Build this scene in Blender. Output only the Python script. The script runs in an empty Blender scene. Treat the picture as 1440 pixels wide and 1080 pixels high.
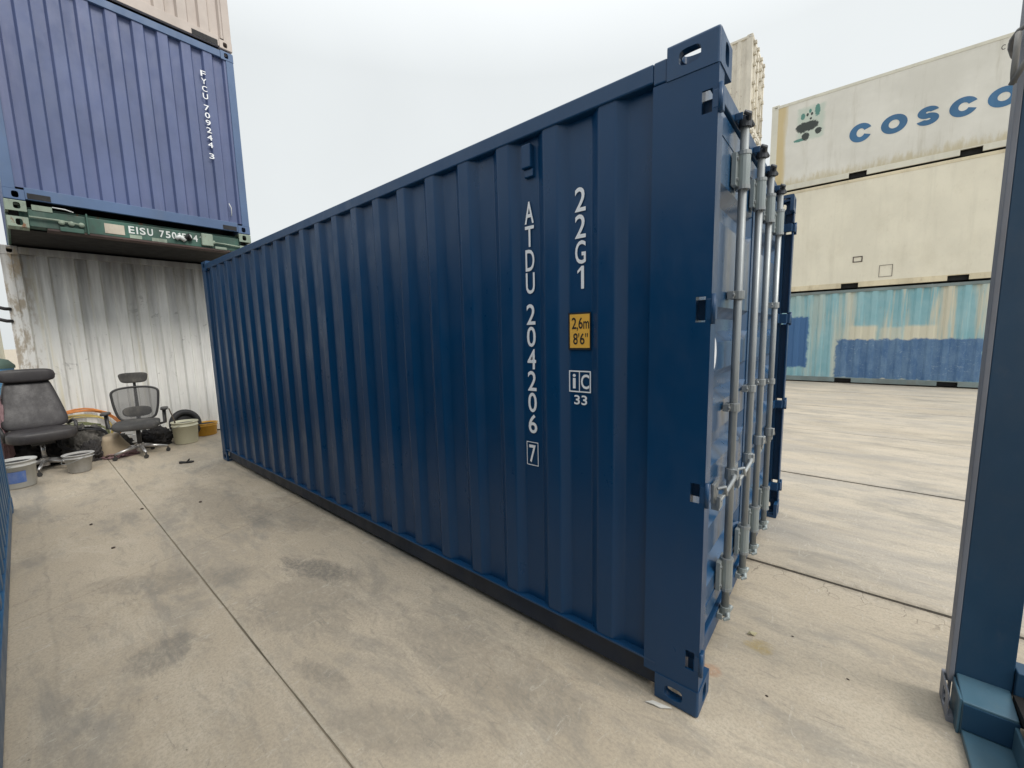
import bpy, bmesh, math, random
from mathutils import Vector, Matrix, noise as mnoise
random.seed(7)
S = bpy.context.scene
COL = S.collection
R = math.radians
PI = math.pi

# ------------------------------------------------------------------ camera
cam_d = bpy.data.cameras.new('camera')
cam_d.sensor_width = 36.0
cam_d.lens = 571.37 / 1440 * 36.0
cam_d.clip_start = 0.02
cam_d.clip_end = 2000
cam = bpy.data.objects.new('camera', cam_d)
COL.objects.link(cam)
cr = Vector((0.7706, 0.6369, -0.0243)).normalized()
cf = Vector((-0.6346, 0.7633, -0.1208)).normalized()
cr = (cr - cf * cr.dot(cf)).normalized()
cu = cr.cross(cf)
cam.matrix_world = Matrix(((cr.x, cu.x, -cf.x, 0.388), (cr.y, cu.y, -cf.y, -1.598),
                           (cr.z, cu.z, -cf.z, 1.580), (0, 0, 0, 1)))
S.camera = cam
S.render.engine = 'CYCLES'
S.render.resolution_x = 1024
S.render.resolution_y = 768
S.view_settings.view_transform = 'Standard'
S.view_settings.look = 'None'
S.view_settings.gamma = 1
S.view_settings.exposure = 0.48

# ------------------------------------------------------------------ sky and sun (overcast)
SUN_EL, SUN_AZ = R(45), R(4)      # azimuth from +x towards +y
w = bpy.data.worlds.new('World')
S.world = w
w.use_nodes = True
nt = w.node_tree
nt.nodes.clear()
wo = nt.nodes.new('ShaderNodeOutputWorld')
bg = nt.nodes.new('ShaderNodeBackground')
sky = nt.nodes.new('ShaderNodeTexSky')
sky.sky_type = 'NISHITA'
sky.sun_disc = False
sky.sun_elevation = SUN_EL
sky.sun_rotation = PI / 2 - SUN_AZ
sky.dust_density = 4
hs = nt.nodes.new('ShaderNodeHueSaturation')
hs.inputs['Saturation'].default_value = 0.12
hs.inputs['Value'].default_value = 1.0
nt.links.new(sky.outputs[0], hs.inputs['Color'])
tc = nt.nodes.new('ShaderNodeTexCoord')
sx = nt.nodes.new('ShaderNodeSeparateXYZ')
nt.links.new(tc.outputs['Generated'], sx.inputs[0])
cl = nt.nodes.new('ShaderNodeValToRGB')      # cloud layer: paler low down, brighter overhead
cl.color_ramp.elements[0].position = 0.0
cl.color_ramp.elements[0].color = (5.8, 6.1, 6.15, 1)
cl.color_ramp.elements[1].position = 1.0
cl.color_ramp.elements[1].color = (13.5, 13.9, 14.2, 1)
e = cl.color_ramp.elements.new(0.5)
e.color = (6.15, 6.45, 6.55, 1)
nt.links.new(sx.outputs['Z'], cl.inputs[0])
cn = nt.nodes.new('ShaderNodeTexNoise')
cn.inputs['Scale'].default_value = 1.6
cn.inputs['Detail'].default_value = 5
nt.links.new(tc.outputs['Generated'], cn.inputs['Vector'])
cm = nt.nodes.new('ShaderNodeMapRange')
cm.inputs['To Min'].default_value = 0.88
cm.inputs['To Max'].default_value = 1.10
nt.links.new(cn.outputs['Fac'], cm.inputs['Value'])
vm = nt.nodes.new('ShaderNodeVectorMath')
vm.operation = 'SCALE'
nt.links.new(cl.outputs[0], vm.inputs[0])
nt.links.new(cm.outputs[0], vm.inputs['Scale'])
mx = nt.nodes.new('ShaderNodeMix')
mx.data_type = 'RGBA'
mx.inputs[0].default_value = 0.92
nt.links.new(hs.outputs[0], mx.inputs[6])
nt.links.new(vm.outputs[0], mx.inputs[7])
nt.links.new(mx.outputs[2], bg.inputs['Color'])
bg.inputs['Strength'].default_value = 0.1
nt.links.new(bg.outputs[0], wo.inputs[0])

sun_d = bpy.data.lights.new('sun', 'SUN')
sun_d.energy = 1.5
sun_d.angle = R(22)
sun_d.color = (1.0, 0.955, 0.89)
sun = bpy.data.objects.new('sun', sun_d)
COL.objects.link(sun)
sd = Vector((math.cos(SUN_EL) * math.cos(SUN_AZ), math.cos(SUN_EL) * math.sin(SUN_AZ), math.sin(SUN_EL)))
sun.rotation_euler = sd.to_track_quat('Z', 'Y').to_euler()
sun.location = (0, 0, 30)

# ------------------------------------------------------------------ material helpers
class N:
    """small helper to write node graphs"""
    def __init__(s, name):
        s.m = bpy.data.materials.new(name)
        s.m.use_nodes = True
        s.t = s.m.node_tree
        s.b = s.t.nodes['Principled BSDF']
        g = s.t.nodes.new('ShaderNodeNewGeometry')
        s.P = g.outputs['Position']
        s._sep = None
    def lk(s, a, b):
        if hasattr(a, 'is_output'):
            s.t.links.new(a, b)
        else:
            try:
                b.default_value = a
            except Exception:
                b.default_value = (a[0], a[1], a[2], 1) if len(a) == 3 else a
    def xyz(s):
        if s._sep is None:
            n = s.t.nodes.new('ShaderNodeSeparateXYZ')
            s.t.links.new(s.P, n.inputs[0])
            s._sep = n
        return s._sep.outputs['X'], s._sep.outputs['Y'], s._sep.outputs['Z']
    def math(s, op, a, b=0.0, c=0.0, clamp=False):
        n = s.t.nodes.new('ShaderNodeMath')
        n.operation = op
        n.use_clamp = clamp
        s.lk(a, n.inputs[0]); s.lk(b, n.inputs[1])
        if op in ('MULTIPLY_ADD', 'SMOOTH_MIN', 'WRAP', 'COMPARE'):
            s.lk(c, n.inputs[2])
        return n.outputs[0]
    def scale(s, v, off=(0, 0, 0), rot=0.0):
        n = s.t.nodes.new('ShaderNodeMapping')
        n.inputs['Scale'].default_value = v
        n.inputs['Location'].default_value = off
        n.inputs['Rotation'].default_value = (0, 0, rot)
        s.t.links.new(s.P, n.inputs['Vector'])
        return n.outputs[0]
    def noise(s, v=(1, 1, 1), detail=4, rough=0.5, off=(0, 0, 0), dist=0.0, rot=0.0):
        n = s.t.nodes.new('ShaderNodeTexNoise')
        n.inputs['Scale'].default_value = 1
        n.inputs['Detail'].default_value = detail
        n.inputs['Roughness'].default_value = rough
        n.inputs['Distortion'].default_value = dist
        s.t.links.new(s.scale(v, off, rot), n.inputs['Vector'])
        return n.outputs['Fac']
    def step(s, f, a, b, lo=0.0, hi=1.0):
        n = s.t.nodes.new('ShaderNodeMapRange')
        n.interpolation_type = 'SMOOTHSTEP'
        s.lk(f, n.inputs['Value'])
        n.inputs['From Min'].default_value = a
        n.inputs['From Max'].default_value = b
        n.inputs['To Min'].default_value = lo
        n.inputs['To Max'].default_value = hi
        return n.outputs[0]
    def mix(s, f, a, b, mode='MIX'):
        n = s.t.nodes.new('ShaderNodeMix')
        n.data_type = 'RGBA'
        n.blend_type = mode
        s.lk(f, n.inputs[0])
        s.lk(a, n.inputs[6]); s.lk(b, n.inputs[7])
        return n.outputs[2]
    def bump(s, h, strength=0.3, dist=0.01):
        n = s.t.nodes.new('ShaderNodeBump')
        n.inputs['Strength'].default_value = strength
        n.inputs['Distance'].default_value = dist
        s.t.links.new(h, n.inputs['Height'])
        s.t.links.new(n.outputs[0], s.b.inputs['Normal'])
    def out(s, col, rough=0.5, metal=0.0, spec=0.5, coat=0.0):
        s.lk(col if hasattr(col, 'is_output') else (col[0], col[1], col[2], 1), s.b.inputs['Base Color'])
        s.lk(rough, s.b.inputs['Roughness'])
        s.lk(metal, s.b.inputs['Metallic'])
        s.b.inputs['Specular IOR Level'].default_value = spec
        s.b.inputs['Coat Weight'].default_value = coat
        s.b.inputs['Coat Roughness'].default_value = 0.12
        return s.m

def c4(c, k=1.0):
    return (c[0] * k, c[1] * k, c[2] * k, 1)

def paint(name, col, rough=0.4, var=0.15, dirt=0.0, dirt_col=(0.16, 0.13, 0.10), rust=0.0, streak=0.0,
          streak_col=(0.5, 0.47, 0.4), bump=0.12, metal=0.0, coat=0.0, spec=0.5, wave=0.0):
    n = N(name)
    a = n.noise((1.3, 1.3, 1.0), 5, 0.6)
    c = n.mix(n.step(a, 0.3, 0.7), c4(col, 1 - var), c4(col, 1 + var))
    if streak:
        s_ = n.noise((5, 5, 0.35), 4, 0.65, off=(3, 1, 0))
        c = n.mix(n.step(s_, 0.48, 0.75, 0, streak), c, c4(streak_col))
    if dirt:
        d = n.noise((2.2, 2.2, 1.1), 8, 0.7, off=(9, 2, 5))
        c = n.mix(n.step(d, 0.45, 0.8, 0, dirt), c, c4(dirt_col))
        d2 = n.noise((17, 17, 9), 5, 0.6, off=(1, 2, 5))
        c = n.mix(n.step(d2, 0.55, 0.78, 0, dirt * 0.6), c, c4(dirt_col))
    if rust:
        r_ = n.noise((6, 6, 3), 9, 0.75, off=(4, 4, 1))
        c = n.mix(n.step(r_, 0.70 - 0.14 * rust, 0.76 - 0.12 * rust), c, n.mix(n.noise((30, 30, 30)), (0.09, 0.035, 0.015, 1), (0.26, 0.12, 0.05, 1)))
    rr = n.math('ADD', n.step(n.noise((9, 9, 5), 5, 0.6, off=(7, 7, 7)), 0.3, 0.7, -0.07, 0.09), rough)
    h = n.noise((70, 70, 70), 3, 0.5)
    if wave:
        h = n.math('ADD', n.math('MULTIPLY', h, 0.02), n.math('MULTIPLY', n.noise((2.6, 2.6, 1.2), 2, 0.4), wave))
        n.bump(h, 1.0, 0.01)
    else:
        n.bump(h, bump, 0.002)
    return n.out(c, rr, metal, spec, coat)

M = {}
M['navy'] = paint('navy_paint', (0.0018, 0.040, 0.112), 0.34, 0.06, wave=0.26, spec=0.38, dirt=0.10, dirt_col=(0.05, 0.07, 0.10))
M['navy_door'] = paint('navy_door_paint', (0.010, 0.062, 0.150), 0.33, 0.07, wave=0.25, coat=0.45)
M['navy_rail'] = paint('navy_rail_paint', (0.003, 0.045, 0.122), 0.40, 0.07, dirt=0.18, dirt_col=(0.06, 0.07, 0.08), wave=0.05)
M['steel_blue'] = paint('lit_blue_paint', (0.022, 0.095, 0.20), 0.42, 0.12, dirt=0.3, dirt_col=(0.12, 0.13, 0.14), wave=0.05)
M['frame_blue'] = paint('frame_blue_paint', (0.013, 0.053, 0.106), 0.5, 0.15, dirt=0.3, dirt_col=(0.10, 0.11, 0.13), wave=0.05)
M['frame_grey'] = paint('frame_grey_edge', (0.21, 0.22, 0.25), 0.55, 0.15, dirt=0.4)
M['sill_blue'] = paint('sill_blue_paint', (0.055, 0.12, 0.165), 0.45, 0.2, dirt=0.4, dirt_col=(0.14, 0.18, 0.17))
M['violet'] = paint('faded_violet_blue_paint', (0.082, 0.110, 0.225), 0.5, 0.14, dirt=0.25, dirt_col=(0.10, 0.13, 0.2), streak=0.25, streak_col=(0.2, 0.2, 0.34))
M['violet_rail'] = paint('faded_blue_rail_paint', (0.07, 0.125, 0.24), 0.5, 0.12, dirt=0.3, dirt_col=(0.12, 0.14, 0.18))
M['tan'] = paint('tan_paint', (0.48, 0.42, 0.38), 0.55, 0.08, dirt=0.15, streak=0.2)
M['green'] = paint('flat_rack_green', (0.032, 0.095, 0.07), 0.55, 0.35, dirt=1.0, dirt_col=(0.035, 0.034, 0.03), rust=0.8, streak=0.5, streak_col=(0.10, 0.15, 0.12))
M['pale_green'] = paint('pale_green_casting', (0.26, 0.32, 0.25), 0.55, 0.25, dirt=1.0, dirt_col=(0.06, 0.06, 0.05), rust=0.8)
M['dark'] = paint('dark_deck_timber', (0.007, 0.0065, 0.006), 0.9, 0.4)
M['rust_plate'] = paint('rusty_plate', (0.07, 0.045, 0.04), 0.8, 0.4, rust=0.6)
M['white_dirty'] = None
M['cream'] = paint('cream_panel', (0.80, 0.755, 0.62), 0.5, 0.05, dirt=0.35, dirt_col=(0.55, 0.49, 0.36), streak=0.4, streak_col=(0.66, 0.62, 0.50), rust=0.2)
M['cream_rail'] = paint('cream_rail', (0.72, 0.64, 0.46), 0.55, 0.12, dirt=0.6, dirt_col=(0.30, 0.22, 0.12), rust=0.65)
M['grey_cream'] = paint('grey_cream_panel', (0.70, 0.68, 0.58), 0.5, 0.06, dirt=0.3, dirt_col=(0.34, 0.32, 0.25), streak=0.3, streak_col=(0.47, 0.45, 0.38))
M['teal_rail'] = paint('grey_teal_rail', (0.20, 0.25, 0.25), 0.6, 0.2, dirt=0.6, rust=0.4)
M['far_cream'] = paint('far_cream_panel', (0.55, 0.52, 0.38), 0.55, 0.1, dirt=0.35, streak=0.4, rust=0.2)
M['spot_cream'] = paint('rust_spotted_cream', (0.68, 0.64, 0.55), 0.6, 0.1, dirt=0.4, streak=0.4, rust=0.75)
M['galv'] = paint('galvanised_steel', (0.32, 0.34, 0.345), 0.42, 0.15, dirt=0.35, dirt_col=(0.16, 0.16, 0.15), metal=0.5)
M['galv_bracket'] = paint('greyed_bracket_paint', (0.30, 0.34, 0.34), 0.42, 0.15, dirt=0.35, metal=0.35)
M['cam_dark'] = paint('greased_steel', (0.06, 0.065, 0.075), 0.45, 0.2, metal=0.5)
M['black'] = paint('matt_black', (0.012, 0.012, 0.013), 0.7, 0.3)
M['rubber'] = paint('rubber', (0.02, 0.02, 0.022), 0.6, 0.3)
M['white'] = paint('white_lettering', (0.80, 0.82, 0.84), 0.5, 0.03)
M['old_white'] = paint('old_white_lettering', (0.66, 0.68, 0.66), 0.6, 0.1, dirt=0.4)
M['yellow'] = paint('sign_yellow', (0.80, 0.45, 0.07), 0.45, 0.05)
M['cosco'] = paint('faded_blue_letters', (0.045, 0.15, 0.30), 0.5, 0.12, streak=0.15, streak_col=(0.2, 0.3, 0.4))
M['leather'] = paint('grey_leather', (0.030, 0.027, 0.029), 0.5, 0.15, dirt=0.4, dirt_col=(0.11, 0.10, 0.09), bump=0.5)
M['fabric'] = paint('dusty_dark_fabric', (0.055, 0.054, 0.053), 0.9, 0.3, dirt=0.7, dirt_col=(0.26, 0.24, 0.2), bump=0.8)
M['plastic'] = paint('black_plastic', (0.03, 0.03, 0.031), 0.45, 0.2, dirt=0.35, dirt_col=(0.15, 0.13, 0.11))
M['chrome'] = paint('dull_chrome', (0.45, 0.44, 0.43), 0.3, 0.1, dirt=0.4, metal=0.8)
M['pail_white'] = paint('white_plastic', (0.55, 0.55, 0.52), 0.45, 0.08, dirt=0.5, dirt_col=(0.25, 0.22, 0.18))
M['pail_cream'] = paint('cream_plastic', (0.66, 0.64, 0.48), 0.45, 0.06, dirt=0.3, dirt_col=(0.4, 0.36, 0.26))
M['pail_grey'] = paint('dusty_grey_plastic', (0.42, 0.42, 0.41), 0.55, 0.15, dirt=0.7, dirt_col=(0.2, 0.18, 0.15))
M['pail_yellow'] = paint('yellow_plastic', (0.72, 0.38, 0.04), 0.45, 0.15, dirt=0.5, dirt_col=(0.25, 0.12, 0.04))
M['label_blue'] = paint('blue_label', (0.08, 0.16, 0.42), 0.5, 0.3, dirt=0.6, dirt_col=(0.5, 0.5, 0.52))
M['hose_orange'] = paint('orange_hose', (0.65, 0.23, 0.05), 0.5, 0.15)
M['hose_green'] = paint('olive_hose', (0.13, 0.14, 0.06), 0.5, 0.2)
M['hose_yellow'] = paint('yellow_hose', (0.48, 0.36, 0.10), 0.5, 0.2)
M['rag'] = paint('grey_rag', (0.05, 0.047, 0.042), 0.9, 0.5, dirt=1.0, dirt_col=(0.30, 0.28, 0.25))
M['rag_dark'] = paint('dark_rag', (0.025, 0.024, 0.025), 0.9, 0.3, dirt=0.3)
M['rag_pink'] = paint('faded_mauve_cloth', (0.32, 0.2, 0.21), 0.9, 0.2, dirt=0.4)
M['basket'] = paint('tan_hard_hat_plastic', (0.40, 0.32, 0.22), 0.7, 0.25, dirt=0.5)
M['tarp'] = paint('blue_plastic_sheet', (0.10, 0.27, 0.48), 0.5, 0.2)
M['tarp_green'] = paint('green_grey_lid', (0.08, 0.13, 0.11), 0.6, 0.2)
M['rope'] = paint('grey_rope', (0.30, 0.29, 0.27), 0.9, 0.3, dirt=0.4)
M['purple'] = paint('violet_grey_casting', (0.15, 0.13, 0.24), 0.5, 0.2, dirt=0.3)
M['wood'] = paint('worn_stick', (0.09, 0.07, 0.05), 0.8, 0.3)
M['leaf'] = paint('dry_leaf', (0.42, 0.38, 0.24), 0.8, 0.3)
M['paper'] = paint('paper_scrap', (0.55, 0.54, 0.50), 0.8, 0.2)
M['stone'] = paint('dark_grit', (0.07, 0.05, 0.04), 0.9, 0.4)
M['rail_shade'] = paint('shade_dark_rail_navy', (0.0025, 0.011, 0.028), 0.55, 0.3, dirt=0.15, dirt_col=(0.03, 0.028, 0.025))  # rail navy darkened: the shade below the ledge is put into this colour
M['pale_label'] = paint('stained_label', (0.45, 0.40, 0.32), 0.6, 0.2, dirt=0.8, dirt_col=(0.22, 0.14, 0.11))
M['sand'] = paint('sandy_joint_filler', (0.17, 0.14, 0.10), 0.95, 0.4, dirt=0.5, dirt_col=(0.08, 0.065, 0.045))
M['filler'] = paint('joint_filler', (0.055, 0.042, 0.032), 0.95, 0.3)

def mat_mesh_fabric():
    n = N('chair_mesh_fabric')
    n.out((0.10, 0.10, 0.10), 0.8)
    tr = n.t.nodes.new('ShaderNodeBsdfTransparent')
    ms = n.t.nodes.new('ShaderNodeMixShader')
    ms.inputs[0].default_value = 0.62
    o = n.t.nodes['Material Output']
    n.t.links.new(tr.outputs[0], ms.inputs[1])
    n.t.links.new(n.b.outputs[0], ms.inputs[2])
    n.t.links.new(ms.outputs[0], o.inputs[0])
    return n.m
M['mesh'] = mat_mesh_fabric()

def mat_white_wall():
    n = N('weathered_white_wall')
    X, Y, Z = n.xyz()
    c = n.mix(n.step(n.noise((1.5, 1.5, 0.8), 5, 0.6), 0.3, 0.7), (0.76, 0.755, 0.72, 1), (0.86, 0.855, 0.83, 1))
    st = n.noise((7, 7, 0.5), 5, 0.7)
    c = n.mix(n.step(st, 0.47, 0.72, 0, 0.6), c, (0.47, 0.465, 0.44, 1))
    c = n.mix(n.step(n.noise((9, 9, 0.3), 3, 0.6, off=(5, 5, 0)), 0.55, 0.72, 0, 0.5), c, (0.62, 0.56, 0.34, 1))
    # grime that has run down from the roof: strong at the top, gone at half height
    g = n.math('MULTIPLY', n.step(n.math('ADD', Z, n.math('MULTIPLY', n.noise((8, 8, 0.6), 4, 0.6), 1.6)), 2.65, 3.9), 0.78)
    c = n.mix(g, c, (0.12, 0.105, 0.09, 1))
    sc = n.noise((14, 14, 5), 9, 0.8, off=(2, 7, 3), dist=1.2)
    c = n.mix(n.step(sc, 0.63, 0.68, 0, 0.7), c, (0.13, 0.13, 0.12, 1))
    sm = n.noise((3, 3, 2), 7, 0.8, off=(2, 2, 8), dist=2.0)
    c = n.mix(n.step(sm, 0.6, 0.66, 0, 0.4), c, (0.2, 0.2, 0.19, 1))
    # brown peeling paint beside the left corner
    e_ = n.math('MULTIPLY', n.step(Y, -1.3, -1.5), n.step(n.noise((11, 11, 4), 7, 0.7), 0.45, 0.6))
    c = n.mix(n.math('MULTIPLY', e_, 0.7), c, (0.28, 0.2, 0.1, 1))
    n.bump(n.noise((12, 12, 6), 6, 0.6), 0.35, 0.006)
    return n.out(c, 0.6)
M['white_dirty'] = mat_white_wall()

def boxmask(n, a, b, x0, x1, z0, z1, soft=0.03, wob=0.08, fr=6):
    nz = n.math('MULTIPLY', n.math('SUBTRACT', n.noise((fr, fr, fr), 6, 0.7), 0.5), wob * 2)
    aa = n.math('ADD', a, nz)
    bb = n.math('ADD', b, n.math('MULTIPLY', n.math('SUBTRACT', n.noise((fr, fr, fr), 6, 0.7, off=(20, 3, 1)), 0.5), wob * 2))
    m = n.math('MULTIPLY', n.step(aa, x0 - soft, x0 + soft), n.step(aa, x1 + soft, x1 - soft))
    m2 = n.math('MULTIPLY', n.step(bb, z0 - soft, z0 + soft), n.step(bb, z1 + soft, z1 - soft))
    return n.math('MULTIPLY', m, m2)

def mat_teal():
    n = N('faded_teal_wall')
    X, Y, Z = n.xyz()
    c = n.mix(n.step(n.noise((1, 1, 1), 4, 0.6), 0.3, 0.7), (0.20, 0.42, 0.48, 1), (0.32, 0.52, 0.56, 1))
    st = n.noise((3.4, 3.4, 0.22), 4, 0.65, off=(1.7, 0, 0))
    edge = n.step(X, -1.2, 1.2, 0.25, 1.0)
    c = n.mix(n.math('MULTIPLY', n.step(st, 0.44, 0.60, 0, 0.95), edge), c, (0.62, 0.58, 0.45, 1))
    c = n.mix(n.step(n.noise((7, 7, 3), 8, 0.75, off=(5, 0, 2)), 0.62, 0.70, 0, 0.8), c, (0.30, 0.22, 0.16, 1))
    # overpainted old logo: white round-cornered shapes, then a band of blue rolled over them
    m = n.math('MAXIMUM', boxmask(n, X, Z, 0.36, 0.93, 1.15, 1.58, 0.05, 0.03),
               n.math('MAXIMUM', n.math('MULTIPLY', boxmask(n, X, Z, 0.98, 1.42, 1.15, 1.53, 0.05, 0.05), 0.7), boxmask(n, X, Z, 1.44, 2.05, 1.15, 1.56, 0.05, 0.03)))
    c = n.mix(m, c, (0.66, 0.63, 0.50, 1))
    blue = n.mix(n.step(n.noise((5, 5, 2), 8, 0.75), 0.3, 0.7), (0.05, 0.13, 0.28, 1), (0.13, 0.23, 0.37, 1))
    blue = n.mix(n.step(n.noise((6, 6, 13), 10, 0.85, off=(3, 0, 0), dist=1.8), 0.57, 0.61, 0, 0.7), blue, (0.32, 0.42, 0.52, 1))
    m = boxmask(n, X, Z, 0.10, 2.86, 0.16, 1.22, 0.03, 0.12, 5)
    c = n.mix(m, c, blue)
    m = boxmask(n, X, Z, -1.18, -0.56, 0.42, 1.88, 0.03, 0.09, 8)
    c = n.mix(m, c, (0.05, 0.14, 0.31, 1))
    n.bump(n.noise((15, 15, 8), 4, 0.6), 0.2, 0.004)
    return n.out(c, 0.55)
M['teal'] = mat_teal()

def mat_cosco_wall():
    n = N('grey_cream_wall_with_sticker')
    X, Y, Z = n.xyz()
    c = n.mix(n.step(n.noise((1, 1, 1), 4, 0.6), 0.3, 0.7), (0.68, 0.665, 0.60, 1), (0.78, 0.765, 0.70, 1))
    c = n.mix(n.step(n.noise((4, 4, 0.4), 5, 0.7), 0.5, 0.8, 0, 0.5), c, (0.43, 0.40, 0.31, 1))
    # rusty-yellow run-down beside the left post and along the foot of the wall
    e1 = n.math('MULTIPLY', n.step(n.math('ADD', X, n.math('MULTIPLY', n.noise((5, 5, 0.6), 5, 0.7), 0.25)), -1.32, -1.18, 1, 0), 1.0)
    c = n.mix(n.math('MULTIPLY', e1, 0.75), c, (0.58, 0.43, 0.16, 1))
    e2 = n.step(n.math('ADD', Z, n.math('MULTIPLY', n.noise((9, 9, 2), 6, 0.7), 0.7)), 5.98, 6.25, 1, 0)
    c = n.mix(n.math('MULTIPLY', e2, 0.55), c, (0.45, 0.36, 0.15, 1))
    # torn remains of a square sticker
    m = boxmask(n, X, Z, -1.10, -0.50, 6.76, 7.62, 0.05, 0.08)
    c = n.mix(n.math('MULTIPLY', m, 0.8), c, (0.52, 0.60, 0.52, 1))
    def spot(x, z, rx, rz):
        dx = n.math('DIVIDE', n.math('SUBTRACT', X, x), rx)
        dz = n.math('DIVIDE', n.math('SUBTRACT', Z, z), rz)
        d = n.math('ADD', n.math('MULTIPLY', dx, dx), n.math('MULTIPLY', dz, dz))
        d = n.math('ADD', d, n.math('MULTIPLY', n.math('SUBTRACT', n.noise((11, 11, 11), 9, 0.85, off=(x, z, 0), dist=1.0), 0.5), 4.0))
        return n.step(d, 0.85, 1.1, 1, 0)
    for (x, z, rx, rz) in ((-0.98, 7.40, 0.05, 0.08), (-0.66, 7.48, 0.06, 0.16), (-0.82, 7.50, 0.03, 0.05), (-1.02, 6.80, 0.16, 0.04)):
        c = n.mix(spot(x, z, rx, rz), c, (0.10, 0.26, 0.22, 1))
    for (x, z, rx, rz) in ((-0.98, 7.11, 0.15, 0.13), (-0.80, 7.12, 0.18, 0.13), (-0.90, 6.86, 0.09, 0.10), (-0.62, 6.94, 0.08, 0.08), (-0.88, 7.42, 0.03, 0.045), (-0.78, 7.42, 0.028, 0.04), (-0.80, 7.30, 0.025, 0.03)):
        c = n.mix(spot(x, z, rx, rz), c, (0.04, 0.05, 0.045, 1))
    sc = n.noise((10, 10, 5), 8, 0.8, off=(12, 7, 3), dist=1.0)
    c = n.mix(n.step(sc, 0.68, 0.73, 0, 0.6), c, (0.25, 0.22, 0.17, 1))
    return n.out(c, 0.5)
M['cosco_wall'] = mat_cosco_wall()

def mat_concrete():
    n = N('worn_concrete')
    X, Y, Z = n.xyz()
    far = n.step(Y, 1.3, 1.6)
    big = n.noise((0.55, 0.75, 1), 6, 0.6, off=(3.1, 1.7, 0))
    c = n.mix(n.step(big, 0.3, 0.7), (0.43, 0.37, 0.285, 1), (0.53, 0.465, 0.37, 1))
    c = n.mix(n.step(Y, 1.2, 1.6, 0.55, 0.0), c, n.mix(0.5, c, (0.46, 0.37, 0.25, 1)))
    # cement bloom: pale, ragged at every scale
    cream = n.noise((1.1, 1.9, 1), 11, 0.78, off=(2, 9, 4), dist=0.4)
    c = n.mix(n.step(cream, 0.50, 0.62, 0, 0.5), c, (0.58, 0.51, 0.40, 1))
    # grey traffic grime in ragged patches, brushed along the direction of travel
    sw = n.noise((0.9, 2.6, 1), 11, 0.76, off=(0, 4, 0), dist=0.5, rot=0.45)
    c = n.mix(n.step(sw, 0.47, 0.66, 0, 0.72), c, (0.235, 0.222, 0.195, 1))
    sw2 = n.noise((3.2, 7.5, 1), 10, 0.78, off=(5, 1, 0), dist=0.8, rot=0.6)
    c = n.mix(n.step(sw2, 0.52, 0.66, 0, 0.42), c, (0.225, 0.21, 0.18, 1))
    lanes = n.noise((0.45, 2.2, 1), 11, 0.74, off=(7, 2, 0), dist=0.25, rot=-0.06)
    c = n.mix(n.math('MULTIPLY', n.step(lanes, 0.44, 0.62, 0, 0.5), far), c, (0.305, 0.295, 0.28, 1))
    lan2 = n.noise((1.3, 9, 1), 9, 0.76, off=(1, 8, 0), dist=0.3, rot=-0.04)
    c = n.mix(n.math('MULTIPLY', n.step(lan2, 0.50, 0.68, 0, 0.3), far), c, (0.25, 0.24, 0.23, 1))
    def blot(x, y, rx, ry, a, ang=0.0, seed=0.0):
        ca, sa = math.cos(ang), math.sin(ang)
        dx = n.math('SUBTRACT', X, x); dy = n.math('SUBTRACT', Y, y)
        u = n.math('ADD', n.math('MULTIPLY', dx, ca / rx), n.math('MULTIPLY', dy, sa / rx))
        v = n.math('SUBTRACT', n.math('MULTIPLY', dy, ca / ry), n.math('MULTIPLY', dx, sa / ry))
        d = n.math('ADD', n.math('MULTIPLY', u, u), n.math('MULTIPLY', v, v))
        d = n.math('ADD', d, n.math('MULTIPLY', n.math('SUBTRACT', n.noise((4, 8, 1), 12, 0.85, off=(seed, 0, 0), dist=0.9, rot=0.5), 0.5), 5.5))
        m = n.step(d, 0.2, 1.3, a, 0)
        return n.math('MULTIPLY', m, n.step(n.noise((26, 40, 1), 6, 0.8, off=(seed, 3, 0), rot=0.5), 0.35, 0.6, 0.45, 1))
    dk = (0.13, 0.125, 0.112, 1)
    for (x, y, rx, ry, a, ang, sd_) in ((-2.38, -0.46, 0.36, 0.11, 0.8, 0.35, 0), (-2.05, -0.62, 0.45, 0.32, 0.42, 0.5, 3), (-2.23, -1.30, 0.13, 0.15, 0.6, 1.3, 5),
                                        (-1.45, -0.85, 0.20, 0.05, 0.5, 0.2, 8), (-4.3, -0.55, 0.9, 0.25, 0.42, 0.1, 9), (-6.1, -0.2, 0.8, 0.25, 0.4, 0.0, 11),
                                        (-3.0, -1.1, 0.6, 0.14, 0.4, 0.8, 13), (-1.0, -0.35, 0.6, 0.2, 0.4, 0.1, 15), (-3.4, -0.15, 0.6, 0.3, 0.4, 0.2, 17), (-0.9, -0.75, 0.35, 0.12, 0.35, 0.6, 19)):
        c = n.mix(blot(x, y, rx, ry, a, ang, sd_), c, dk)
    c = n.mix(blot(0.13, 0.60, 0.07, 0.05, 0.75, 0.4, 21), c, (0.36, 0.26, 0.08, 1))
    c = n.mix(blot(-0.03, 0.30, 0.05, 0.04, 0.6, 0.4, 23), c, (0.42, 0.20, 0.10, 1))
    c = n.mix(n.math('MULTIPLY', boxmask(n, Y, X, -1.655, -1.645, -6, -1.0, 0.012, 0.05, 5), 0.3), c, (0.2, 0.18, 0.15, 1))
    # dirt and spalling hugging the joints
    def joint(y0, wd, a, sd_):
        d = n.math('ABSOLUTE', n.math('SUBTRACT', Y, y0))
        d = n.math('ADD', d, n.math('MULTIPLY', n.math('SUBTRACT', n.noise((9, 9, 1), 9, 0.8, off=(sd_, 1, 0)), 0.5), wd * 4))
        return n.step(d, wd * 0.4, wd, a, 0)
    c = n.mix(joint(-0.98, 0.03, 0.2, 2), c, (0.56, 0.52, 0.43, 1))
    c = n.mix(joint(-0.98, 0.010, 0.4, 7), c, (0.20, 0.17, 0.12, 1))
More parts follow.
